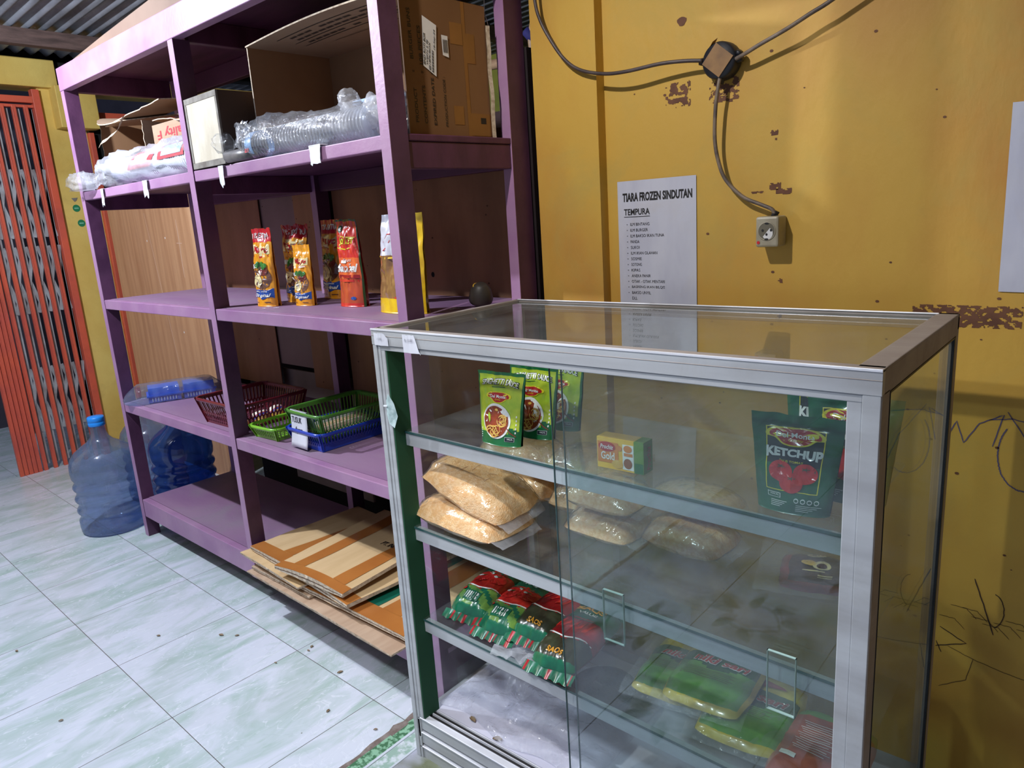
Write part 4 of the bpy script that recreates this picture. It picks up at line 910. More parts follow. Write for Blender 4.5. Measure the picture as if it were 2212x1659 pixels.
# --- sauce and mayonnaise pouches on the middle shelf
MYE = gp('mayo_yellow', (232, 158, 34), (216, 140, 30)); MRE = gp('mayo_red', (196, 24, 38), (176, 22, 34)); MBL = gp('mayo_blue', (28, 74, 158)); MGR = gp('mayo_herb', (66, 134, 54), (40, 104, 40)); MSA = gp('mayo_bowl', (120, 84, 66), (96, 62, 50)); MCR = gp('mayo_cream', (236, 218, 160))
def mayo_zone(big):
    def z(u, v):
        if big and v > .83: return MRE
        return MYE
    return z
def mayo_decals(big):
    def d(m, f):
        f1 = lambda u, v: f(u, v, .0012); f2 = lambda u, v: f(u, v, .0024); f3 = lambda u, v: f(u, v, .0036)
        if big: m.text('10% EXTRA', .1, .90, .875, .945, f2, P_WHT, .02)
        m.flat([(.06, .66), (.06, .80), (.5, .815), (.92, .79), (.92, .67), (.5, .64)], f1, MCR)
        m.text('Mayo', .12, .86, .670, .780, f2, MRE, .04, .2); m.ribbon([(.15, .655), (.5, .635), (.85, .65)], .02, f2, MRE)
        m.disc(.50, .37, .42, .15, f1, MSA, 30); m.disc(.36, .33, .22, .085, f2, MCR, 20); m.disc(.62, .47, .2, .07, f2, gp('mayo_meat', (128, 50, 44)), 16)
        for k in range(7): m.disc(.30+.07*k % .5, .53+.025*math.sin(k*2.1), .08, .035, lambda u, v, e=.002+.0002*k: f(u, v, e), MGR, 9)
        m.ribbon([(.30, .36), (.36, .28), (.44, .36)], .03, f3, P_WHT); m.disc(.14, .52, .09, .03, f2, P_WHT, 12)
        m.flat([(.03, .11), (.03, .235), (.5, .215), (.97, .235), (.97, .11), (.5, .09)], f2, MBL)
        m.text('Mayonnaise', .22, .76, .182, .208, f3, P_WHT, .02, .3); m.text('Original', .12, .90, .112, .172, f3, P_WHT, .03, .4)
        m.rect(.1, .3, .05, .058, f2, MSA, 1); m.rect(.62, .86, .05, .062, f2, MSA, 1)
    return d
SV = 1.0757
for i, (a, b, w, h, rz, big, lab, cr, bend, tw) in enumerate(((1.165, .118, .106, .248, .10, True, 'yellow mayonnaise pouch with creased red top, leftmost in its row', .008, -.008, .0), (1.175, .225, .106, .254, .12, True, 'yellow mayonnaise pouch with crumpled red top behind the small one', .018, .008, .15), (1.228, .335, .118, .262, .0, True, 'yellow mayonnaise pouch standing furthest back, red top flat', .004, .0, .0), (1.305, .168, .088, .190, .12, False, 'small yellow mayonnaise pouch without red top', .007, -.006, .0))):
    P = pouch_fn(w, h, .052 if big else .044, 60+i*3, cr, .92, .98, bend, .01, .45, tw, .12)
    make_pouch('mayonnaise_pouch', lab, 'mayonnaise pouch', 'mayonnaise pouches', S(a, b, SV), SA+rz, P, mayo_zone(big), MYE, mayo_decals(big), MYE)
SR = gp('sambal_red', (212, 52, 40), (190, 36, 32)); SO = gp('sambal_orange', (226, 110, 50), (214, 90, 44)); SGN = gp('sambal_green', (40, 72, 38))
def s_zone(u, v): return SGN if (u < .05 or u > .96 or v > .97) else (SR if v > .56 or v < .05 else (SO if v > .32 else gp('sambal_dark', (188, 76, 42))))
def s_dec(m, f):
    f2 = lambda u, v: f(u, v, .0015); f3 = lambda u, v: f(u, v, .0024)
    m.text('JOLIET', .2, .86, .70, .79, f2, K_YEL, .05, .2); m.ribbon([(.12, .68), (.5, .66), (.9, .70)], .014, f2, K_YEL); m.ribbon([(.12, .82), (.5, .80), (.9, .80)], .012, f2, K_YEL)
    m.disc(.22, .89, .12, .04, f2, SGN, 16); m.disc(.22, .89, .07, .022, f3, P_WHT, 12)
    m.text('Saus', .35, .7, .52, .56, f2, P_WHT, .0, .3); m.text('Sambal', .1, .93, .40, .50, f2, P_WHT, .04, .35)
    m.rect(.28, .52, .505, .535, f3, P_WHT, 2); m.rect(.1, .9, .29, .315, f2, SR, 6); m.disc(.72, .1, .1, .02, f2, MBL, 10); m.rect(.08, .94, .33, .37, f2, gp('sambal_deep', (160, 26, 34)), 6)
P = pouch_fn(.120, .258, .055, 90, .008, .80, .98, -.02, .012, .5, 0, .10)
make_pouch('chilli_sauce_pouch', 'red and orange chilli sauce pouch right of the mayonnaise', 'sauce pouch', None, S(1.515, .205, SV), SA+.05, P, s_zone, SR, s_dec, SR)
OY = gp('oil_yellow', (226, 190, 30), (206, 164, 24)); OW = gp('oil_white_band', (206, 208, 222)); OC = mat('clear_oil_window', (150, 112, 70), .12, 0, (120, 84, 50), 12, coat=1); OS = mat('foil_silver', (198, 190, 160), .15, .6)
P = pouch_fn(.190, .262, .06, 95, .012, .86, .98, .01, .012, .5, .0, .10)
make_pouch('cooking_oil_pouch', 'yellow cooking oil pouch half hidden by right front post', 'oil pouch', None, S(1.815, .150, SV), SA+.03, P, lambda u, v: OY if (u > .72 or v < .15) else (OW if v > .58 else OC), OY,
    lambda m, f: (m.ribbon([(.08, .62), (.2, .66), (.3, .74)], .015, f, MRE), m.ribbon([(.14, .72), (.22, .80), (.40, .82)], .012, lambda u, v: f(u, v, .0016), MRE), m.ribbon([(.02, .58), (.2, .56), (.5, .57)], .02, f, OY), m.ribbon([(.05, .17), (.5, .16), (.95, .2)], .015, f, MRE)), OY)
# cut black bottle bottom with yellow inside
CBK = mat('black_rubber_cup', (46, 42, 40), .5, 0, (58, 52, 46), 12); CYL = mat('yellow_foam_rim', (186, 146, 40), .8)
m = MB(); Mx = Matrix.Rotation(.35, 4, 'Y') @ Matrix.Rotation(.25, 4, 'X') @ Matrix.Scale(.85, 4)
m.lathe([(.001, .0), (.030, .0), (.038, .006), (.040, .016), (.034, .045), (.022, .062), (.014, .068)], CBK, 28, Matrix.Translation((0, 0, .012)) @ Mx, True)
m.lathe([(.010, .066), (.018, .070), (.016, .074), (.004, .070)], CYL, 14, Matrix.Translation((-.012, 0, .004)) @ Mx, True)
tag(m.build('cut_bottle_end', None, S(1.945, .315, SV-.002), (0, 0, SA)), 'dark rounded cut bottle end with yellow rim by the case top', 'bottle end')
for i, (a, b, s_) in enumerate(((1.232, .06, .016), (1.262, .085, .018), (1.915, .24, .03), (1.90, .255, .02))):
    m = MB(); m.grid(lambda u, v: ((u-.5)*s_+.002*nz(u*4, i), (v-.5)*s_*.35, .0012+.002*abs(nz(u*5, v*5, i))), 6, 3, TAPE)
    tag(m.build('paper_scrap', None, S(a, b, SV-.0006), (0, 0, .6*i)), 'tiny torn white paper scrap on the middle shelf '+('near the pouches' if i < 2 else 'by the bottle end'), 'scrap', 'paper scraps '+('near the pouches' if i < 2 else 'by the bottle end'))

# --- baskets
def basket(name, lab, loc, rz, bl, bw, h, fl_, mt, slots, honey=True, solid=0, bwd=1., tilt=0, th=.0022, grp='plastic baskets', lug=0):
    """bl along local x, bw along local y at the base; fl_ = flare of the rim"""
    rt = thing(name, lab, 'basket', loc, (tilt, 0, rz), grp)
    cs = lambda z: ((bl/2+fl_*z/h), (bw/2+fl_*z/h))
    # walls
    m = MB()
    for side in range(4):
        def pt(u, z, side=side):
            a, b = cs(z)
            return {0: (-a+2*a*u, -b, z), 1: (a, -b+2*b*u, z), 2: (a-2*a*u, b, z), 3: (-a, b-2*b*u, z)}[side]
        n = slots[side % 2]; nrm = {0: (0, -1, 0), 1: (1, 0, 0), 2: (0, 1, 0), 3: (-1, 0, 0)}[side]
        up = nrm
        zt, zb = h*.93, h*.06
        q = lambda u0, z0, u1, z1, w: m.bar(pt(u0, z0), pt(u1, z1), w*(bwd if w < .003 else 1), th, mt, (pt(1, 0)[1]-pt(0, 0)[1], pt(0, 0)[0]-pt(1, 0)[0], 0))
        zm = h*(.46 if honey else .1)
        for k in range(n+1): q(k/n, zm, k/n, zt, .0028 if 0 < k < n else .010)
        if honey:
            for k in range(n):
                q(k/n, zm, (k+.5)/n, zm*.74, .0026); q((k+1)/n, zm, (k+.5)/n, zm*.74, .0026); q((k+.5)/n, zm*.74, (k+.5)/n, zm*.5, .0026)
                q((k+.5)/n, zm*.5, (k)/n, zm*.25, .0026); q((k+.5)/n, zm*.5, (k+1)/n, zm*.25, .0026)
                q(k/n, zm*.25, k/n, zb, .0026)
        for z, wz in ((h*.04, h*.10),): q(0, z, 1, z, wz)
        for z, wz in ((zb, h*.05), (zt, h*.12)): q(0, z, 1, z, wz)
        if solid: q(0, h*solid/2, 1, h*solid/2, h*solid)
        q(0, 0, 0, h, .012); q(1, 0, 1, h, .012)
    m.build('wall', rt)
    m = MB(); a, b = cs(h); prof = [(0, 0), (.007, .002), (.009, -.004), (.0075, -.010)]; c = .028; path = []
    for (sx, sy, a0) in ((1, 1, 0), (-1, 1, PI/2), (-1, -1, PI), (1, -1, 1.5*PI)):
        for k in range(6):
            an = a0+k*PI/10; path.append((sx*(a-c)+c*math.cos(an), sy*(b-c)+c*math.sin(an), math.cos(an), math.sin(an)))
    npth = len(path)
    def rim(u, v):
        i = int(round(v*npth)) % npth; x, y, nx_, ny_ = path[i]; j = min(len(prof)-1, int(round(u*(len(prof)-1)))); e, dz = prof[j]
        lg = lug*math.exp(-((y/(b*.35))**2))*(abs(x)/a > .9) if lug else 0
        return (x+nx_*e, y+ny_*e, h+dz+lg)
    m.grid(rim, 3, npth, mt); m.build('rim', rt, solid=.0015)
    m = MB(); a, b = cs(0)
    nx_ = max(4, int(a*2/.014)); ny_ = max(3, int(b*2/.014))
    for k in range(nx_+1): m.box(-a+2*a*k/nx_-.0013, -a+2*a*k/nx_+.0013, -b, b, 0, .002, mt)
    for k in range(ny_+1): m.box(-a, a, -b+2*b*k/ny_-.0013, -b+2*b*k/ny_+.0013, 0.0002, .0022, mt)
    m.build('base', rt); return rt
BM = mat('maroon_plastic', (112, 30, 44), .35, 0, (98, 26, 40), 8, coat=.3); BG = mat('green_plastic', (70, 128, 44), .35, 0, (62, 116, 40), 8, coat=.3)
BLG = mat('light_green_plastic', (128, 190, 52), .35, 0, (116, 178, 48), 8, coat=.3); BB = mat('blue_plastic', (26, 62, 176), .3, 0, (22, 52, 150), 8, coat=.4)
Z4 = .6285
basket('maroon_basket', 'maroon perforated basket holding gold packets behind middle post', S(.835, .175, Z4), SA+PI/2+.02, .235, .25, .098, .024, BM, (18, 18), bwd=2.1, lug=-.006)
basket('light_green_basket', 'small light green basket, lowest and left of the blue one', S(1.13, .125, Z4), SA+.06, .12, .13, .045, .016, BLG, (12, 10), False, .25, 1.5)
basket('blue_basket', 'dark blue basket underneath the green one', S(1.36, .20, Z4), SA+PI/2-.02, .235, .155, .062, .020, BB, (22, 14), True, .5, 1.6)
basket('green_basket', 'green basket stacked in the blue one, full of skewer packs', S(1.365, .205, Z4+.026), SA+PI/2-.02, .225, .150, .095, .026, BG, (20, 13), bwd=1.2, lug=.006)
# basket contents
GOLD = mat('gold_wrapper', (226, 180, 60), .3, .3, (236, 214, 150), 30, coat=.6); GB = mat('wrapper_blue', (60, 80, 170), .4); GWH = mat('wrapper_white', (236, 230, 214), .4)
for k in range(3):
    m = MB(); z = lambda u, v: GB if .62 < v < .72 else (RP if .72 < v < .78 else (GWH if v > .78 else GOLD))
    pillow(.07, .06, .035, 70+k, m, z, .004, 3, .3, 14, 18)
    tag(m.build('gold_packet', None, S(.885+.02*(k % 2), .09+.075*k, Z4+.003), (.9, 0, SA+PI/2+.1*k), weld=.00001), 'small gold snack wrapper inside the maroon basket', 'packet', 'gold packets in the maroon basket')
SKW = mat('pale_bamboo_skewers', (222, 196, 160), .6, 0, (196, 164, 126), 14, stretch=(20, 20, 1))
for k, (a, b, z, rz) in enumerate(((1.335, .19, .030, 1.5), (1.375, .19, .046, 1.62), (1.41, .20, .030, 1.55))):
    rt = thing('skewer_pack', 'bundle of pale bamboo skewers in the green basket', 'skewers', S(a, b, Z4+z), SA+rz, 'skewer packs in the green basket'); m = MB()
    rr = random.Random(k)
    for j in range(46): y = (rr.random()-.5)*.045; zz = .004+rr.random()*.016; m.bar((-.095+.01*rr.random(), y, zz), (.09+.012*rr.random(), y+.004*(rr.random()-.5), zz), .0028, .0028, SKW)
    m.build('skewers', rt); m = MB(); film_tube(m, [(-.11, 0, .012), (-.09, 0, .013), (0, 0, .013), (.09, 0, .013), (.112, 0, .012)], [.004, .024, .027, .024, .006], 5+k, FILM, 16, .15); m.build('wrapper', rt)
m = MB(); m.grid(lambda u, v: (.095*(u-.5), -.020*math.sin(v*1.2)*0-.012*v+.004*math.sin(v*3), -.118*v), 6, 8, NOTE)
m.grid(lambda u, v: (.095*(u-.5), .0+.035*v, -.0+.002-.035*v*v*2), 6, 6, NOTE); ff = lambda x, z: (x, -.0012-.012*(-z/.118)+.004*math.sin(-z/.118*3), z)
PEN = mat('dark_pen', (44, 42, 56), .7)
m.text('TUSUK', -.042, .016, -.040, -.020, ff, PEN, .01, .1); m.text('Ayam', -.028, .018, -.076, -.052, ff, PEN, .01, .2)
tag(m.build('paper_sign', None, S(1.345, .062, Z4+.124), (0, 0, SA-.02), solid=.0004), 'white paper sign reading TUSUK Ayam hung on green basket', 'sign')
# blue packed food trays in a clear bag
fp = thing('bagged_blue_trays', 'blue plastic food trays wrapped in clear bag on lower left shelf', 'bagged trays', S(.125, .06, Z4), SA+1.22)
BT = mat('bright_blue_tray', (40, 110, 220), .35, 0, (30, 92, 200), 12, coat=.5); BT2 = mat('pale_violet_tray', (120, 130, 210), .4)
m = MB()
for x in (.075, .215):
    for z0, z1, k, mt in ((.001, .026, 1.0, BT2), (.026, .034, 1.08, BT), (.034, .064, .95, BT)): m.box(x-.064*k, x+.064*k, -.052*k, .052*k, z0, z1, mt)
    for k in range(9): m.box(x-.05+.0115*k, x-.046+.0115*k, -.0535, -.0522, .006, .022, WHITE)
m.build('trays', fp, bevel=.006)
BFILM = glass('bluish_film', (.80, .88, .98), .1, .16, (.62, .72, .92), .8, 1.6, 40)
m = MB()
def ff2(u, v):
    x = -.085+.41*v; a = u*2*PI; e = min(1, 7*min(v, 1-v))**.7; q = 1+.12*(fold(math.cos(a)*3, v*9, 4)-.5)
    return (x+.006*nz(u*6, v*9), .066*e*q*math.copysign(abs(math.cos(a))**.5, math.cos(a))+.012*(1-e)*math.cos(a), max(.0008, .034*e+.012*(1-e)+(.036*e*q+.006)*math.copysign(abs(math.sin(a))**.5, math.sin(a))))
m.grid(ff2, 28, 40, BFILM, True, True); m.build('bag', fp)

# --- flattened cartons on the bottom shelf, overhanging its front
Z5 = .180
KR1 = mat('light_kraft', (206, 176, 132), .8, 0, (194, 162, 118), 3, stretch=(6, 1, 1)); KR2 = mat('pinkish_cardboard', (184, 158, 134), .85, 0, (170, 142, 118), 4, stretch=(6, 1, 1))
def flat_carton(lab, a0, b0, z, w, d, rz, mt, tapes, th=.007, text=None, droop=0, rx=0, gap=.004, notch=False):
    rt = thing('flattened_carton', lab, 'flattened cardboard', S(a0, b0, z), (rx, 0, SA+rz), 'flattened cartons on the bottom shelf')
    sf = lambda x, y: th+gap*max(0, 1-y/d*1.6)*math.sin(PI*min(1, max(0, x/w)))-droop*max(0, 1-y/.08)+.0025*nz(x*9, y*9, z*9)*min(1, 6*y/d)
    m = MB(); R = lambda x, s_: .003*nz(x*40, s_)
    m.grid(lambda u, v: (w*u+R(v*d, 1)*(u > .5), d*v+R(w*u, 3)*(v < .5), sf(w*u, d*v)), 16, 16, mt)
    m.grid(lambda u, v: (w*(1-u)+R(v*d, 1)*(u < .5), d*v+R(w*(1-u), 3)*(v < .5), .0006-droop*max(0, 1-d*v/.08)), 16, 16, mt)
    for q in (lambda u, v: (w*u, R(w*u, 3), (sf(w*u, 0))*v+(.0006-droop)*(1-v)), lambda u, v: (w, d*u+0, sf(w, d*u)*v+.0006*(1-v)-droop*max(0, 1-d*u/.08)*(1-v)), lambda u, v: (0, d*(1-u), sf(0, d*(1-u))*v+.0006*(1-v)-droop*max(0, 1-d*(1-u)/.08)*(1-v)), lambda u, v: (w*(1-u), d, sf(w*(1-u), d)*v+.0006*(1-v))): m.grid(q, 30, 1, KRE)
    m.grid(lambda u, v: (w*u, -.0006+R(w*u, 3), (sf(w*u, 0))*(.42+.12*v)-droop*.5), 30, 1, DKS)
    g = lambda x, y, e=.0010: (x, y, sf(x, y)+e)
    for i_, (x0, x1, y0, y1, tm) in enumerate(tapes): m.rect(x0, x1, y0, y1, lambda x, y, e=.0010+.0002*i_: g(x, y, e), tm, 12)
    if text: m.text(text[0], text[1], text[2], text[3], text[4], lambda x, y: g(x, y, .0018), BLACK, .02)
    m.build('sheet', rt, weld=.00001); return rt
flat_carton('lowest flattened carton, pinkish with torn pale front edge', 1.11, -.075, Z5, .80, .42, -.02, KR2, [], .006, droop=0, gap=.003)
flat_carton('pinkish flattened carton second from the bottom of the stack', 1.12, -.060, Z5+.011, .35, .42, .0, KR2, [], .010, gap=.002)
flat_carton('taped brown flattened carton third up, right half under others', 1.33, -.055, Z5+.026, .60, .46, .02, KR1, [(.0, .58, .0, .06, KPT), (.42, .50, .06, .42, KPT), (.34, .40, .06, .46, GTAPE)], .012, gap=.004)
flat_carton('light flattened carton jutting furthest left', 1.045, -.058, Z5+.044, .40, .42, -.05, KR1, [], .007, gap=.003)
flat_carton('orange taped flattened carton near the top of the stack', 1.07, -.030, Z5+.057, .62, .44, -.06, KR1, [(.0, .62, .0, .05, KPT), (.15, .21, .05, .42, KPT)], .012, gap=.012)
flat_carton('topmost flattened carton with two orange tape bands and black print', 1.33, -.085, Z5+.084, .34, .47, .06, KR1, [(.0, .34, .0, .035, KPT), (.06, .115, .035, .45, KPT), (.255, .31, .035, .45, KPT)], .012, ('PT. INDO LAU', .20, .325, .27, .295), gap=.014, rx=.035)

# --- water bottles
WBL = glass('blue_bottle_plastic', (.52, .64, .86), .06, .34, (.34, .42, .58), 0, 1.8); WBD = glass('deep_blue_bottle_plastic', (.14, .30, .70), .06, .30, (.08, .18, .46), 0, 1.8)
CAPB = mat('blue_cap', (30, 140, 235), .4)
def gallon(lab, x, y, mt, s=1.07, cap=True, rz=0):
    rt = thing('water_bottle', lab, 'water bottle', (x, y, 0), rz, 'large blue water bottles'); m = MB()
    pr = [(.001, .006), (.10, .003), (.125, .0), (.134, .012), (.136, .035), (.136, .060), (.128, .072)]
    for z in (.078, .130, .182): pr += [(.1265, z), (.1255, z+.010), (.1345, z+.018), (.1370, z+.026), (.1345, z+.034), (.1265, z+.044)]
    pr += [(.128, .238), (.135, .250), (.137, .275), (.135, .305), (.127, .330), (.108, .355), (.080, .376), (.052, .394), (.036, .412), (.030, .432), (.0285, .455), (.0285, .475), (.031, .478), (.031, .484), (.027, .486)]
    m.lathe([(r*s, z*s) for r, z in pr], mt, 56, None, False); m.build('body', rt)
    if cap:
        m = MB(); m.lathe([(.0315*s, .462*s), (.033*s, .464*s), (.033*s, .478*s), (.0315*s, .480*s), (.0335*s, .482*s), (.0335*s, .497*s), (.031*s, .502*s), (.001, .503*s)], CAPB, 32); m.build('cap', rt)
    return rt
gallon('blue water bottle with bright blue cap left of the shelving', -3.575, 1.175, WBL)
gallon('dark blue water bottle behind left front post of the shelving', -3.49, 1.495, WBD, cap=False)
gallon('greyish blue water bottle furthest back near the yellow column', -3.83, 1.50, WBL, cap=False)

# ================================================================ ON THE WALL
PS = mat('poster_paper', (200, 202, 216), .35, 0, (186, 188, 206), 4, stretch=(3, 1, 1), dirt=.4, dcol=(186, 176, 160), coat=.3)
m = MB(); pw_, ph = .222, .46
bl_ = lambda x, z: .0016+.0022*(nz(x*16, z*7, 3)+1)*min(1, 12*min(x, pw_-x)/pw_+.1)*min(1, .2+6*min(z+.0, ph-z)/ph)
pf = lambda x, z, e=0.: (x, -bl_(x, z)-e, z)
m.grid(lambda u, v: pf(pw_*u, ph*v), 24, 40, PS)
T = ph; tx = lambda t, x0, x1, za, zb, bd: m.text(t, x0, x1, za, zb, lambda x, z: pf(x, z, .0007), BLACK, bd)
tx('TIARA FROZEN SINDUTAN', .016, .212, T-.052, T-.030, .04)
tx('TEMPURA', .020, .096, T-.086, T-.070, .02); m.rect(.020, .096, T-.091, T-.0895, lambda x, z: pf(x, z, .0007), BLACK, 6)
ITEMS = ['ILM BINTANG', 'ILM BURGER', 'ILM BAKSO IKAN TUNA', 'PANDA', 'SUKOI', 'ILM IKAN OLAHAN', 'SOSMIE', 'SOTONG', 'KIPAS', 'ANEKA PANIR', 'OTAK - OTAK MENTARI', 'BASRENG IKAN BILQIS', 'BAKSO UNYIL', 'DLL']
for i, t in enumerate(ITEMS):
    z = T-.113-.0147*i; wd = .0051*len(t); tx(t, .038, .038+wd, z, z+.0075, .0); 
    if t != 'DLL': tx('-', .027, .030, z+.003, z+.0042, 0)
m.box(.092, .104, -.0075, -.0045, ph-.332, ph-.312, SEAL)
tag(m.build('price_list_poster', None, (-1.055, WY-.001, 1.379-ph+.002), (0, .0, 0)), 'white paper list headed TIARA FROZEN SINDUTAN on yellow wall', 'poster')
m = MB(); m.grid(lambda u, v: (.01*(1-v)+.30*u, -.0015-.003*abs(nz(u*5, v*6, 2)), .345*v), 14, 20, PS)
for z in (.09, .10, .17, .22, .25): m.rect(.045, .12, z, z+.004, lambda x, z_: (x, -.0055, z_), BLACK, 1)
tag(m.build('wall_paper_sheet', None, (-.213, WY-.001, 1.113), (0, 0.02, 0)), 'glossy white sheet cut off by right edge of the view', 'poster')
CAB = mat('grimy_cable', (128, 112, 96), .5, 0, (84, 74, 70), 30); CABD = mat('dark_cable', (84, 72, 70), .45, 0, (62, 52, 52), 20)
def cable(nm, pts, r, mt, lab):
    P = [Vector(p) for p in pts]; out = []
    for i in range(len(P)-1):
        a = P[max(i-1, 0)]; b = P[i]; c = P[i+1]; d = P[min(i+2, len(P)-1)]
        for k in range(6):
            t = k/6; out.append(.5*((2*b)+(c-a)*t+(2*a-5*b+4*c-d)*t*t+(3*b-a-3*c+d)*t**3))
    out.append(P[-1]); m = MB(); m.tube(out, r, mt, 12)
    return tag(m.build(nm), lab, 'cable', 'cables at the junction box')
cable('power_cable', [(-1.262, 1.60, 2.2), (-1.252, 1.605, 2.0), (-1.247, 1.61, 1.855), (-1.238, 1.615, 1.802), (-1.215, 1.62, 1.754), (-1.174, 1.622, 1.697), (-1.126, 1.622, 1.661), (-1.057, 1.622, 1.640), (-.991, 1.622, 1.634), (-.903, 1.628, 1.637), (-.844, 1.636, 1.634), (-.80, 1.642, 1.628)], .0044, CABD, 'dark cable sagging across the pillar to the junction box')
cable('power_cable', [(-.722, 1.642, 1.618), (-.70, 1.638, 1.624), (-.665, 1.634, 1.636), (-.606, 1.63, 1.655), (-.56, 1.63, 1.674), (-.515, 1.63, 1.692), (-.40, 1.63, 1.75), (-.2, 1.64, 1.86), (0, 1.65, 1.99)], .0044, CAB, 'grimy cable rising from junction box to upper right')
cable('power_cable', [(-.760, 1.645, 1.585), (-.762, 1.64, 1.565), (-.768, 1.64, 1.525), (-.771, 1.642, 1.456), (-.763, 1.645, 1.404), (-.746, 1.648, 1.362), (-.707, 1.65, 1.323), (-.664, 1.65, 1.303), (-.640, 1.65, 1.292), (-.633, 1.652, 1.282)], .0044, CAB, 'grimy cable hanging from junction box down to the socket')
JB = mat('black_junction_plastic', (36, 38, 46), .45); BTP = mat('old_brown_tape', (150, 112, 66), .5, 0, (120, 88, 54), 20)
jb = thing('junction_box', 'round black junction box patched with brown tape', 'junction box', (-.762, WY, 1.622))
m = MB(); R90 = Matrix.Rotation(PI/2, 4, 'X'); m.lathe([(.001, .0), (.040, .0), (.041, .006), (.040, .030), (.036, .036), (.001, .037)], JB, 32, R90); m.build('body', jb)
m = MB()
for p_, q_ in (((.036, -.022, -.002), (.052, -.024, -.004)), ((0, -.022, -.034), (0, -.024, -.050)), ((-.036, -.022, .004), (-.050, -.026, .006))): m.tube([p_, q_], [.010, .007], JB, 12)
m.tube([(.042, -.024, .006), (.047, -.026, .012)], .008, JB, 8); m.build('gland', jb)
m = MB(); m.box(-.026, .026, -.0395, -.0375, -.026, .026, BTP, Matrix.Rotation(.70, 4, 'Y')); m.add([(-.030, -.034, .018), (-.012, -.038, .040), (-.008, -.02, .050), (-.016, -.01, .046), (-.038, -.02, .014)], [(0, 1, 2, 3, 4)], mat('orange_tape_tail', (168, 110, 50), .6)); m.build('tape_patch', jb)
SK = mat('yellowed_socket_plastic', (176, 170, 150), .4, 0, (150, 142, 122), 12, dirt=.4, dcol=(110, 96, 74)); SKD = mat('socket_recess', (110, 104, 88), .5)
so = thing('wall_socket', 'square off-white surface socket with red dot', 'socket', (-.640, WY, 1.2435))
m = MB(); m.box(-.026, .026, -.050, 0, -.034, .033, SK); m.build('housing', so, bevel=.005)
m = MB(); ring = [(.0205, .0502), (.0205, .0512), (.0188, .0512), (.0182, .0505)]; M = Matrix.Translation((.0, 0, .001)) @ Matrix.Rotation(PI/2, 4, 'X'); m.lathe(ring, SK, 30, M, False); m.lathe([(.001, .0504), (.0185, .0504)], SKD, 30, M, False)
m.flat([(.012*math.cos(a)+.002, -.004+.013*math.sin(a)) for a in [-2.6+.31*k for k in range(13)]], lambda x, z: (x, -.0509, z), WHITE)
for x, z in ((-.009, .003), (.010, .003), (.0, -.006)): m.disc(x, z, .0025, .003, lambda a, b: (a, -.0514, b), BLACK, 10)
for z in (.018, -.0165): m.disc(0, z, .005, .0022, lambda a, b: (a, -.0514, b), BLACK, 8)
m.build('socket_face', so); m = MB(); m.disc(-.0185, -.0235, .0035, .0035, lambda a, b: (a, -.0512, b), mat('red_dot', (226, 40, 48), .3), 16); m.build('red_dot', so)
m = MB(); m.tube([(.004, -.022, .032), (.006, -.022, .042), (.012, -.018, .036)], .006, JB, 10); m.build('cable_gland', so)

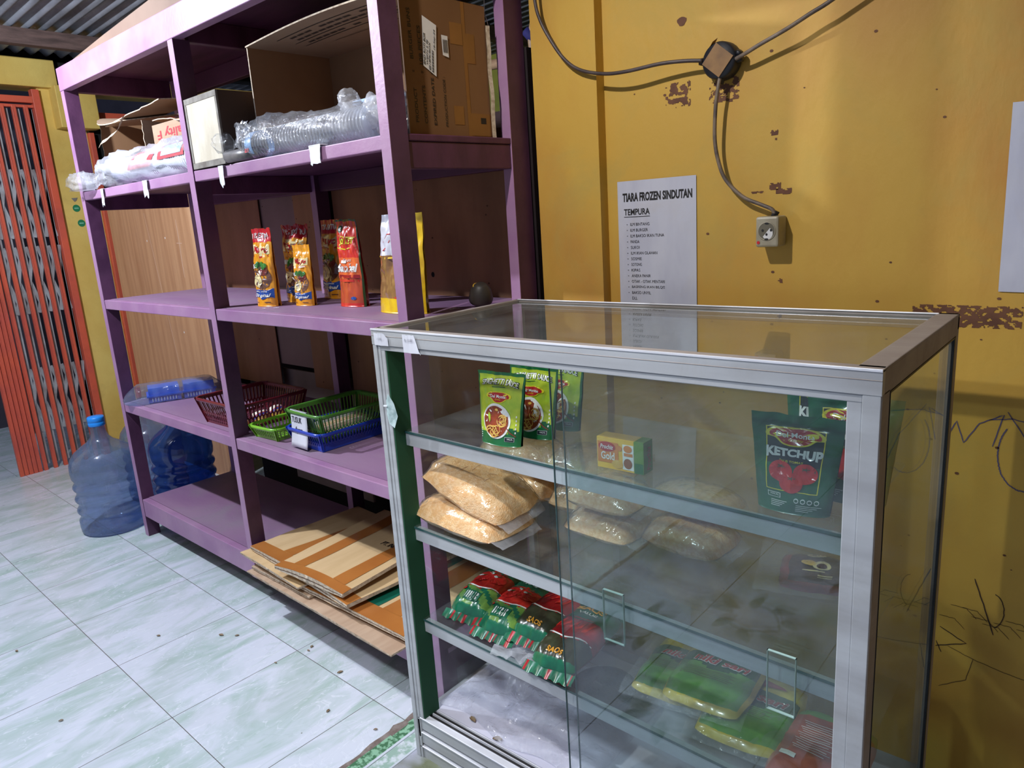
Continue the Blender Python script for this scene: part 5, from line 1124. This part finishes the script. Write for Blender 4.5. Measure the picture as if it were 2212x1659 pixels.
# ================================================================ SEEN THROUGH THE GAP
RK = mat('dark_brown_rack', (74, 48, 50), .6, 0, (56, 36, 40), 6)
rk = thing('rear_rack', 'dark brown wooden rack in the room behind, seen through the gap', 'rack', (-2.95, 3.15, 0))
for z in (.86, 1.36, 1.80): m = MB(); m.box(0, .85, 0, .4, z, z+.02, RK); m.box(0, .85, -.01, .02, z-.03, z+.06, RK); m.build('shelf_board', rk)
for x in (0, .81):
    for y in (0, .36): m = MB(); m.box(x, x+.04, y, y+.04, 0, 1.95, RK); m.build('post', rk)
BAM = mat('pale_bamboo', (190, 156, 124), .5, 0, (160, 124, 96), 4, stretch=(1, 1, 6)); TIE = mat('blue_cloth_tie', (52, 50, 120), .8)
bp = thing('bamboo_pole', 'pale bent bamboo pole with dark blue ties behind the gap', 'pole', (-2.03, 2.6, 0))
m = MB(); m.tube([(.10, 0, 2.45), (.07, 0, 2.24), (.02, 0, 2.13), (-.012, 0, 2.04), (-.006, 0, 1.95), (.006, 0, 1.87), (.04, 0, 1.78), (.06, 0, 1.70), (.06, 0, 0)], .016, BAM, 12); m.build('pole', bp)
for z, x in ((2.04, -.012), (1.86, .008)): m = MB(); m.tube([(x-.02, -.01, z+.022), (x+.0, 0, z), (x+.045, -.01, z-.03)], [.020, .024, .012], TIE, 8); m.build('tie', bp)
m = MB(); m.tube([(-2.9, 2.66, 1.985), (-1.2, 2.66, 1.965)], .022, BAM, 12)
for x in (-2.9, -1.22): m.tube([(x, 2.66, 0), (x, 2.66, 1.99)], .02, BAM, 10)
tag(m.build('bamboo_rail'), 'horizontal bamboo rail behind the top of the gap', 'pole')
WRP = mat('white_wrap', (190, 196, 206), .4)
m = MB(); pillow(.2, .22, .07, 88, m, lambda u, v: WRP if u > .5 else SEAL, .01)
tag(m.build('plastic_bundle', None, (-2.55, 3.25, .881), weld=.00001), 'black and white plastic bundle on the rear rack', 'bundle')
# string of a hanging bag near the carton, litter on the floor
m = MB(); m.tube([(0, 0, .0), (-.004, 0, -.05), (-.012, 0, -.09), (.010, 0, -.095), (-.004, 0, -.05)], .0012, WHITE, 6)
tag(m.build('hanging_string', None, S(1.955, .40, 1.885), (0, 0, 0)), 'thin white looped string hanging under shelving top', 'string')
for i, (x, y, l, rz) in enumerate(((-2.23, .98, .028, .3), (-2.18, 1.01, .020, 1), (-1.91, 1.12, .020, 2), (-1.90, 1.10, .016, .2), (-2.41, .85, .02, .6), (-1.72, 1.09, .026, 1.2), (-2.73, .52, .02, .2), (-1.60, .96, .020, 1.9), (-2.2, .48, .018, 1.1), (-1.93, 1.0, .014, .4), (-1.43, .99, .016, .9), (-2.52, .33, .016, 2.2))):
    leaf('small dry leaf fragment lying on the green marble floor', (x, y, .0006), l*.7, rz, .002)
CHIP = mat('white_chip', (226, 230, 234), .4); m = MB(); m.add([(0, 0, .001), (.03, .008, .001), (.045, .026, .001), (.01, .014, .001)], [(0, 1, 2, 3)], CHIP)
tag(m.build('paper_chip', None, (-2.86, .43, .0008)), 'white pointed chip on floor tiles near left edge of view', 'chip')
